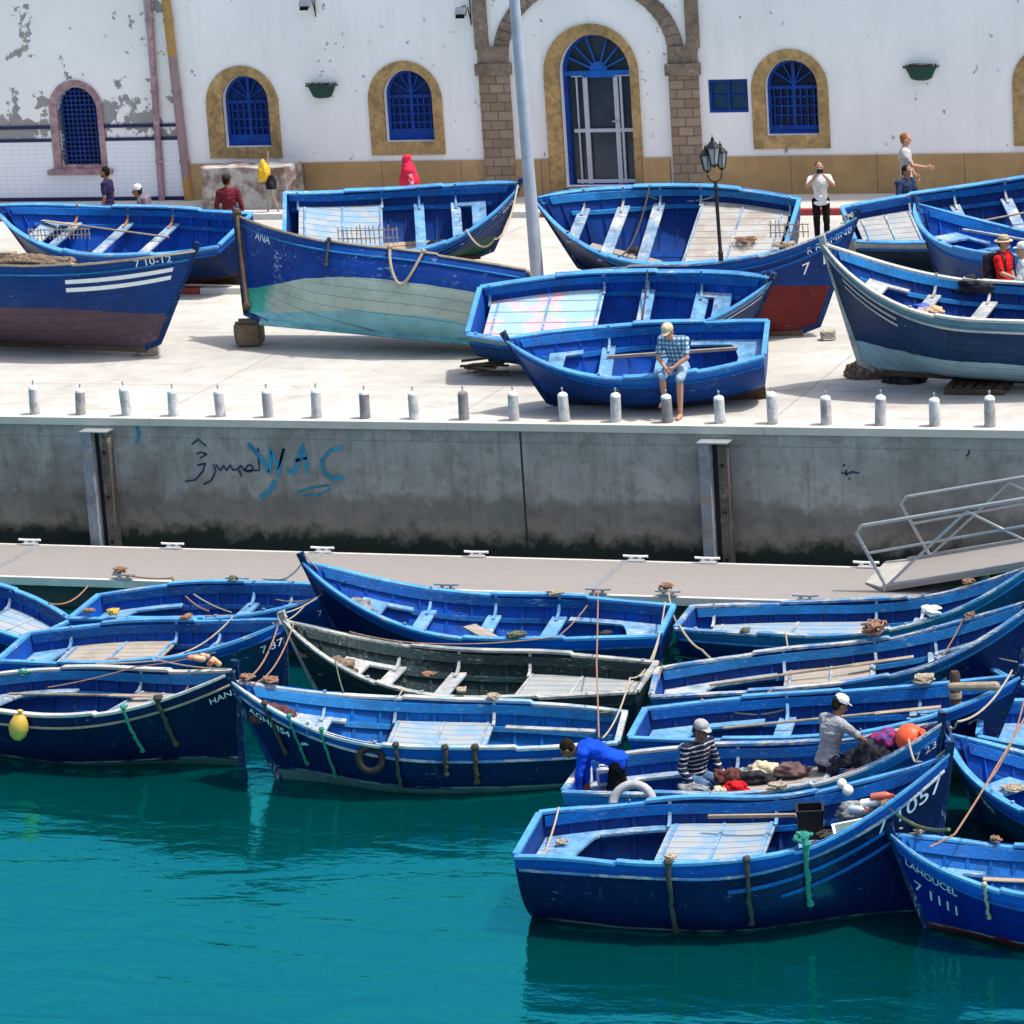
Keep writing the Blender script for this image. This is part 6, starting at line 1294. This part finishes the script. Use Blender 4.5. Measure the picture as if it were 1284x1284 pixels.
def person(loc,head,label,P=None,shirt=((.5,.5,.5),'long'),trousers=((.03,.03,.05),'long'),hat=None,hair=(.02,.015,.01),skin=None,scale=1.,vox=.012,look=(0,1,0),shoes=(.03,.025,.02),curl=(.5,.5),extra=None,shirt_mat=None,female=False,handdir=(None,None),hair_long=False,beard=None):
    J=dict(STAND);J.update(P or {});J={k:Vector(v)*scale for k,v in J.items()};s=scale;sk=skin or SKIN
    mb=MB();hd=J['hd'];F=Vector(look).normalized();Rt=F.cross(Vector((0,0,1)));Rt=Rt.normalized() if Rt.length>.01 else Vector((1,0,0));U=Rt.cross(F).normalized()
    hm=Matrix((Rt,F,U)).transposed();er=hm.to_euler()
    def hp_(x,y,z):return hd+hm@(Vector((x,y,z))*s)
    mb.ell(hp_(0,-.005,.03),(.074*s,.092*s,.095*s),er,n=20);mb.ell(hp_(0,.025,-.035),(.056*s,.064*s,.072*s),er,n=16);mb.ell(hp_(0,.055,-.075),(.03*s,.026*s,.024*s),er,n=12)
    mb.cap(hp_(0,.085,.012),hp_(0,.108,-.02),.009*s,.015*s,8);mb.ell(hp_(0,.088,-.05),(.024*s,.012*s,.010*s),er,n=10);mb.ell(hp_(0,.078,.03),(.05*s,.02*s,.012*s),er,n=10)
    for q in(-1,1):mb.ell(hp_(q*.077,-.005,0),(.010*s,.02*s,.032*s),er,n=10)
    mb.cap(J['nk']-Vector((0,0,.03)),hp_(0,-.01,-.05),.056*s,.052*s,12)
    che,pel=J['che'],J['pel'];sw=(J['sR']-J['sL']);
    up=(J['nk']-pel).normalized()
    def torso(m,e):
        w_=.9 if female else 1.
        for k in range(7):
            u=k/6
            c=pel.lerp(che,min(u*1.6,1)) if u<.62 else che.lerp(J['nk'],(u-.62)/.38*.72)
            lat=(J['hR']-J['hL']).normalized().lerp(sw.normalized(),u).normalized()
            hw=(.145,.13,.125,.14,.16,.165,.13)[k]*s*w_+e;dp=(.11,.105,.10,.11,.12,.115,.085)[k]*s+e
            for q in(-1,-.5,0,.5,1):m.ell(c+lat*q*(hw-dp*.75),dp*(1-.12*abs(q)),n=12)
        for a in('sL','sR'):m.cap(J['nk'].lerp(J[a],.3)-up*.03*s,J[a],.065*s+e,.062*s+e,12)
    torso(mb,-.012)
    for S_,sd_ in(('L',-1),('R',1)):
        a,b_,c=J['s'+S_],J['e'+S_],J['w'+S_];mb.cap(a,b_,.048*s,.038*s,12);mb.cap(b_,b_.lerp(c,.4),.040*s,.037*s,12);mb.cap(b_.lerp(c,.4),c,.037*s,.025*s,12)
        hdv=handdir[0 if sd_<0 else 1];d=Vector(hdv) if hdv else (c-b_);hand(mb,c,d,sd_,curl[0 if sd_<0 else 1],s)
        a,b_,c=J['h'+S_],J['k'+S_],J['a'+S_];mb.cap(a,b_,.078*s,.055*s,12);mb.cap(b_,b_.lerp(c,.35),.053*s,.054*s,12);mb.cap(b_.lerp(c,.35),c,.054*s,.036*s,12)
        ft=Vector(J['t'+S_]) if 't'+S_ in J else c+Vector((0,.15,-.045))*s;mb.cap(c-Vector((0,0,.02))*s,ft,.04*s,.03*s,10);mb.cap(c+Vector((0,-.04,-.035))*s,ft,.03*s,.026*s,10)
    root=remesh(mb,vox*.8,'person',sk,None,1,loc);root.rotation_euler=(0,0,head);tag(root,label,'person')
    # clothes
    if shirt:
        m2=MB();torso(m2,.012)
        for S_ in 'LR':
            a,b_,c=J['s'+S_],J['e'+S_],J['w'+S_];m2.cap(a,b_ if shirt[1]=='long' else a.lerp(b_,.72),.066*s,.055*s,12)
            if shirt[1]=='long':m2.cap(b_,b_.lerp(c,.86),.054*s,.040*s,12)
        hem=pel-up*(.02 if abs(up.z)<.8 else .05)*s;lat=(J['hR']-J['hL']).normalized()
        for q in(-1,0,1):m2.ell(hem+lat*q*.055*s,(.128*s,.128*s,.075*s) if abs(up.z)>.8 else .12*s,n=12)
        sm=shirt_mat or cloth('shirt_cloth_%s'%(abs(hash(label))%9999),shirt[0],mul(shirt[0],.75),5)
        remesh(m2,vox,'shirt',sm,root,2,disp=.012,seed=len(label))
        m2=MB();m2.tube([J['nk']+Vector((.062*math.cos(a),.058*math.sin(a),-.012))*s for a in np.linspace(0,2*math.pi,13)[:-1]],.012*s,6,closed=True);m2.build('collar',sm,root,smooth=True)
    if trousers:
        m2=MB();lat=(J['hR']-J['hL']).normalized()
        for q in(-1,0,1):m2.ell(pel+lat*q*.055*s-up*.035*s,.104*s,n=12)
        for S_ in 'LR':
            a,b_,c=J['h'+S_],J['k'+S_],J['a'+S_];m2.cap(a,b_,.095*s,.072*s,12)
            if trousers[1]=='long':m2.cap(b_,b_.lerp(c,.93),.070*s,.056*s,12)
        remesh(m2,vox,'trousers',cloth('trouser_cloth_%s'%(abs(hash(label))%9999),trousers[0],mul(trousers[0],.6),5),root,2,disp=.010,seed=len(label)+3)
    for S_ in 'LR':
        c=J['a'+S_];ft=Vector(J['t'+S_]) if 't'+S_ in J else c+Vector((0,.15,-.045))*s
        if shoes:
            m2=MB();m2.cap(c-Vector((0,0.02,.03))*s,ft,.046*s,.037*s,10);m2.cap(c+Vector((0,-.05,-.04))*s,ft,.038*s,.033*s,10);remesh(m2,vox,'shoe',plain('shoe_leather',shoes,.6),root,1)
    # eyes
    for q in(-1,1):
        MB().ell(hp_(q*.031,.078,.012),.011*s,n=8).build('eye',M['black'],root)
    if hair and not (hat and hat[0]=='scarf'):
        m2=MB();m2.ell(hp_(0,-.022,.045),(.083*s,.095*s,.092*s),er,n=18);m2.ell(hp_(0,-.055,-.005),(.075*s,.055*s,.075*s),er,n=14)
        if hair_long:m2.cap(hp_(0,-.07,0),hp_(0,-.08,-.16),.055*s,.035*s,10)
        remesh(m2,vox,'hair',cloth('hair_%s'%(abs(hash(label))%999),hair,mul(hair,.6),20),root,1,disp=.006)
    if beard:
        m2=MB();m2.ell(hp_(0,.045,-.07),(.055*s,.045*s,.04*s),er,n=12);m2.build('beard',cloth('beard_%d'%len(label),beard,mul(beard,.6),20),root,smooth=True)
    if hat:
        hm4=hm;mt=cloth('hat_cloth_%s'%(abs(hash(label))%999),hat[1],mul(hat[1],.8),10)
        if hat[0]=='cap':
            m2=MB();m2.lathe([(.092,-.005),(.096,.03),(.088,.065),(.06,.09),(.02,.1)],hp_(0,-.008,.055),18,M=hm4*s)
            m2.add([hp_(x,y,z) for x,y,z in((-.07,.075,.06),(-.05,.135,.05),(0,.155,.048),(.05,.135,.05),(.07,.075,.06),(-.07,.07,.07),(-.05,.13,.06),(0,.15,.058),(.05,.13,.06),(.07,.07,.07))],[(0,1,2,3,4),(9,8,7,6,5),(0,5,6,1),(1,6,7,2),(2,7,8,3),(3,8,9,4),(4,9,5,0)]);m2.build('cap',mt,root,smooth=True)
        elif hat[0]=='beanie':
            m2=MB();m2.lathe([(.093,-.01),(.098,.02),(.09,.065),(.06,.1),(.02,.112)],hp_(0,-.01,.05),18,M=hm4*s);m2.build('knitted_cap',mt,root,smooth=True)
        elif hat[0]=='brim':
            m2=MB();m2.lathe([(.16,.0),(.15,.012),(.095,.015),(.09,.07),(.07,.1),(.02,.095)],hp_(0,-.005,.045),20,M=hm4*s);m2.build('hat',mt,root,smooth=True);m2=MB();m2.lathe([(.097,.016),(.096,.04)],hp_(0,-.005,.045),20,M=hm4*s);m2.build('hat_band',plain('hat_band',(.1,.06,.04),.8),root)
        elif hat[0]=='scarf':
            m2=MB();m2.ell(hp_(0,-.02,.03),(.098*s,.115*s,.115*s),er,n=16);m2.cap(hp_(0,-.02,-.05),J['nk'],.08*s,.1*s,12);m2.cap(J['sL']+Vector((.03,0,0)),J['sR']-Vector((.03,0,0)),.12*s,.12*s,12);m2.cap(J['nk'],J['che']-Vector((0,.02,.1)),.15*s,.24*s,12);remesh(m2,vox,'headscarf',mt,root,2,disp=.012)
    return root,J
def face_to(dx,dy): return math.atan2(dy,dx)-math.pi/2      # person's forward is local +Y
def on_top(px,pytop,h): p=onZ(px,pytop,h);return (p[0],p[1],0)
# seated man on the quay boat
rt=face_to
t=NT('blue_white_plaid_shirt');v=t.coord(rnd=False);sp=t.n('ShaderNodeSeparateXYZ');t.L(v,sp.inputs[0])
st=lambda o,per,w_:t.math('GREATER_THAN',t.math('FRACT',t.math('DIVIDE',t.math('ADD',o,50.),per)),w_)
c=t.mix(t.math('MULTIPLY',st(sp.outputs[2],.07,.5),.8),(.45,.58,.66),(.03,.13,.30));c=t.mix(t.math('MULTIPLY',st(sp.outputs[0],.065,.55),.7),c,(.02,.09,.22));t.bump(t.noise(v,14,4),.5,.02);t.out(c,.9);M['plaidshirt']=t.m
pz=.80
a0=pp(850,470,pz);a0=V3((onY(851,470,.80)[0],.80,0))
person((a0.x,a0.y,0),R(176),'barefoot man in plaid shirt and pale shorts sitting on the small quay boat',
 dict(pel=(0,0,pz),che=(0,.10,pz+.29),nk=(0,.20,pz+.46),hd=(.02,.29,pz+.57),sL=(-.19,.15,pz+.42),sR=(.19,.15,pz+.42),eL=(-.24,.22,pz+.16),eR=(.24,.22,pz+.16),wL=(-.06,.36,pz+.02),wR=(.06,.36,pz+.0),
  hL=(-.10,.02,pz-.02),kL=(-.15,.34,pz-.16),aL=(-.11,.30,.07),hR=(.10,.02,pz-.02),kR=(.14,.34,pz-.12),aR=(.17,.24,.27),tL=(-.12,.45,.03),tR=(.18,.39,.21)),
 shirt=((.1,.3,.5),'short'),shirt_mat=M['plaidshirt'],trousers=((.30,.42,.55),'short'),hat=('cap',(.66,.54,.36)),look=(.05,.85,-.5),shoes=None,vox=.010,curl=(.8,.8),handdir=((.6,.5,-.5),(-.5,.6,-.5)),skin=plain('sunburnt_skin',(.48,.23,.15),.55,.08,5,.02))
# man in grey T-shirt standing in the boat, back towards the camera
zf=B['F8'].M.translation.z+.22
g0=pp(1038,950,zf+.93)
person((g0.x,g0.y,zf),R(-38),'man in grey T-shirt and white cap standing in the boat, reaching to the black bags',
 dict(che=(.02,.06,1.25),nk=(.03,.13,1.43),hd=(.04,.19,1.57),sL=(-.17,.10,1.38),sR=(.22,.10,1.37),eL=(-.27,.16,1.12),wL=(-.18,.30,.95),eR=(.30,.30,1.18),wR=(.30,.50,1.02)),
 shirt=((.33,.34,.37),'short'),trousers=((.035,.04,.075),'long'),hat=('cap',(.75,.73,.72)),look=(.25,.85,-.45),skin=SKIND,vox=.010,curl=(.6,.4),hair=(.02,.018,.015))
# striped man seated
t=NT('navy_striped_jersey');v=t.coord(rnd=False);sp=t.n('ShaderNodeSeparateXYZ');t.L(v,sp.inputs[0]);wz=t.math('ADD',sp.outputs[2],t.math('MULTIPLY',t.noise(v,3,2),.04))
c=t.mix(t.math('GREATER_THAN',t.math('FRACT',t.math('DIVIDE',t.math('ADD',wz,9.),.062)),.74),(.008,.012,.035),(.42,.43,.46));t.bump(t.noise(v,14,4),.5,.02);t.out(c,.9);M['stripe']=t.m
s0=pp(872,972,zf+.58)
person((s0.x,s0.y,zf),R(-120),'man in navy striped jersey, jeans and grey cap sitting on the boat',
 dict(pel=(0,0,.56),che=(0,.05,.86),nk=(0,.10,1.04),hd=(.0,.14,1.19),sL=(-.19,.08,1.0),sR=(.19,.07,1.0),eL=(-.27,.10,.74),wL=(-.22,.30,.56),eR=(.28,.06,.74),wR=(.22,.22,.52),hL=(-.10,.03,.54),kL=(-.16,.44,.52),aL=(-.15,.52,.12),hR=(.10,.03,.54),kR=(.17,.40,.55),aR=(.19,.44,.12)),
 shirt=((.1,.1,.2),'long'),shirt_mat=M['stripe'],trousers=((.10,.19,.33),'long'),hat=('cap',(.38,.38,.38)),look=(-.15,1,-.3),skin=SKIND,vox=.010,curl=(.7,.5),hair=(.05,.05,.05))
# bending man in blue
b0=pp(774,955,zf+.92)
person((b0.x,b0.y,zf+.02),R(100),'man in bright blue jersey bending down over the jerrycans',
 dict(pel=(0,0,.92),che=(0,.27,1.06),nk=(0,.46,1.10),hd=(.02,.62,1.06),sL=(-.18,.40,1.06),sR=(.18,.40,1.06),eL=(-.21,.46,.80),wL=(-.14,.50,.58),eR=(.20,.42,.80),wR=(.12,.42,.57),kL=(-.10,.08,.5),kR=(.11,-.02,.5),hL=(-.095,0,.88),hR=(.095,0,.88)),
 shirt=((.008,.07,.62),'long'),trousers=((.008,.008,.012),'long'),look=(0,.75,-.65),skin=SKIND,vox=.010,curl=(.9,.9))
# onlookers
pt_=on_top(1027,203,1.65)
r_,J_=person(pt_,rt(3.5,-12),'woman in white top and black trousers holding a camera to her face',
 dict(eL=(-.27,.17,1.27),wL=(-.07,.23,1.50),eR=(.27,.17,1.27),wR=(.07,.23,1.50)),shirt=((.72,.72,.74),'short'),trousers=((.01,.01,.012),'long'),scale=.95,hair=(.10,.05,.025),curl=(1.,1.),female=True,handdir=((.5,.1,.5),(-.5,.1,.5)))
cm=MB().box((0,.235,1.50),(.12,.05,.075)).build('camera_body',M['black'],None);cm.location=pt_;cm.rotation_euler=(0,0,rt(3.5,-12));cm.name='camera_in_hand';tag(cm,'black camera held up by the woman in white','camera')
MB().lathe([(.032,0),(.032,.05)],(0,.26,1.50),14,M=Euler((R(-90),0,0)).to_matrix()).build('lens',M['black'],cm)
pt_=on_top(1134,166,1.86);person(pt_,rt(1,.15),'tall man in light grey T-shirt pointing to the right',dict(eR=(.27,.16,1.17),wR=(.28,.42,1.13),eL=(-.22,.02,1.14),wL=(-.22,.15,.92)),shirt=((.45,.43,.44),'short'),trousers=((.28,.36,.22),'short'),scale=1.05,hair=(.30,.13,.06),curl=(.5,.2))
pt_=on_top(1132,207,1.25);person((pt_[0],pt_[1],-.02),rt(.9,-.5),'man in dark waistcoat sitting low in front of the tall man',dict(pel=(0,0,.50),che=(0,.04,.80),nk=(0,.07,.98),hd=(0,.1,1.14),sL=(-.19,.04,.94),sR=(.19,.04,.94),eL=(-.25,.1,.68),wL=(-.18,.3,.55),eR=(.25,.1,.68),wR=(.18,.3,.55),hL=(-.1,.02,.48),kL=(-.13,.43,.48),aL=(-.13,.45,.08),hR=(.1,.02,.48),kR=(.13,.43,.48),aR=(.13,.45,.08)),shirt=((.03,.05,.11),'long'),trousers=((.03,.03,.05),'long'),skin=SKIND)
st=MB().box((pt_[0],pt_[1],.19),(.4,.4,.38)).build('seat_crate',M['wooddark'],None);st.location=(0,0,0);tag(st,'low dark crate under the man in the waistcoat','crate')
pt_=on_top(1257,297,1.74);person(pt_,rt(1,-.35),'man in red shirt and straw hat carrying a dark rucksack',dict(eR=(.24,.12,1.17),wR=(.15,.33,1.08)),shirt=((.60,.015,.02),'short'),trousers=((.2,.18,.14),'long'),hat=('brim',(.50,.40,.28)),hair=(.1,.07,.05))
rk=empty('rucksack',(pt_[0],pt_[1],0),(0,0,rt(1,-.35)));tag(rk,'dark red and black rucksack on the back of the man in red','rucksack')
MB().box((0,-.24,1.22),(.30,.18,.46)).build('bag',M['darkcloth'],rk,bevel=.05);MB().box((0,-.345,1.15),(.22,.05,.22)).build('pocket',M['plaid'],rk,bevel=.02);MB().tube([(.12,-.16,1.42),(.14,.0,1.5),(.14,.13,1.4),(.13,.12,1.2),(.13,-.12,1.02)],.018,6).tube([(-.12,-.16,1.42),(-.14,.0,1.5),(-.14,.13,1.4),(-.13,.12,1.2),(-.13,-.12,1.02)],.018,6).build('straps',M['black'],rk)
pt_=on_top(1283,309,1.70);person(pt_,rt(-1,-.35),'person in white shirt and white cap at the right edge facing the man in red',dict(eL=(-.24,.12,1.17),wL=(-.15,.33,1.08)),shirt=((.60,.64,.68),'long'),trousers=((.3,.3,.3),'long'),hat=('cap',(.72,.72,.72)),hair=(.2,.18,.15))
pt_=on_top(132,211,1.72);person(pt_,rt(-1,-.1),'man walking past the tiled wall in a dark violet jacket',None,shirt=((.025,.022,.075),'short'),trousers=((.05,.05,.07),'long'),skin=SKIND,beard=(.02,.015,.01))
pt_=on_top(182,234,1.30);person((pt_[0],pt_[1],-.35),rt(-1,-.3),'stooping person in a white skullcap and grey-violet top behind the upper left boat',dict(che=(0,.06,1.24),nk=(0,.12,1.42),hd=(0,.18,1.56)),shirt=((.20,.16,.20),'long'),hat=('beanie',(.66,.66,.68)),skin=SKIND)
pt_=on_top(284,220,1.74);person(pt_,rt(-.3,1),'man in maroon jacket and dark cap seen from behind near the stone block',None,shirt=((.16,.025,.035),'long'),hat=('cap',(.05,.04,.04)),skin=SKIND,look=(.5,.8,0))
pt_=on_top(510,197,1.58);person(pt_,rt(-.8,-.5),'woman in a red patterned headscarf and shawl behind the boats',None,shirt=((.55,.03,.08),'long'),trousers=((.3,.02,.05),'long'),hat=('scarf',(.70,.03,.08)),scale=.93,skin=SKIND,shirt_mat=cloth('red_white_patterned_shawl',(.62,.03,.08),(.60,.40,.42),16))
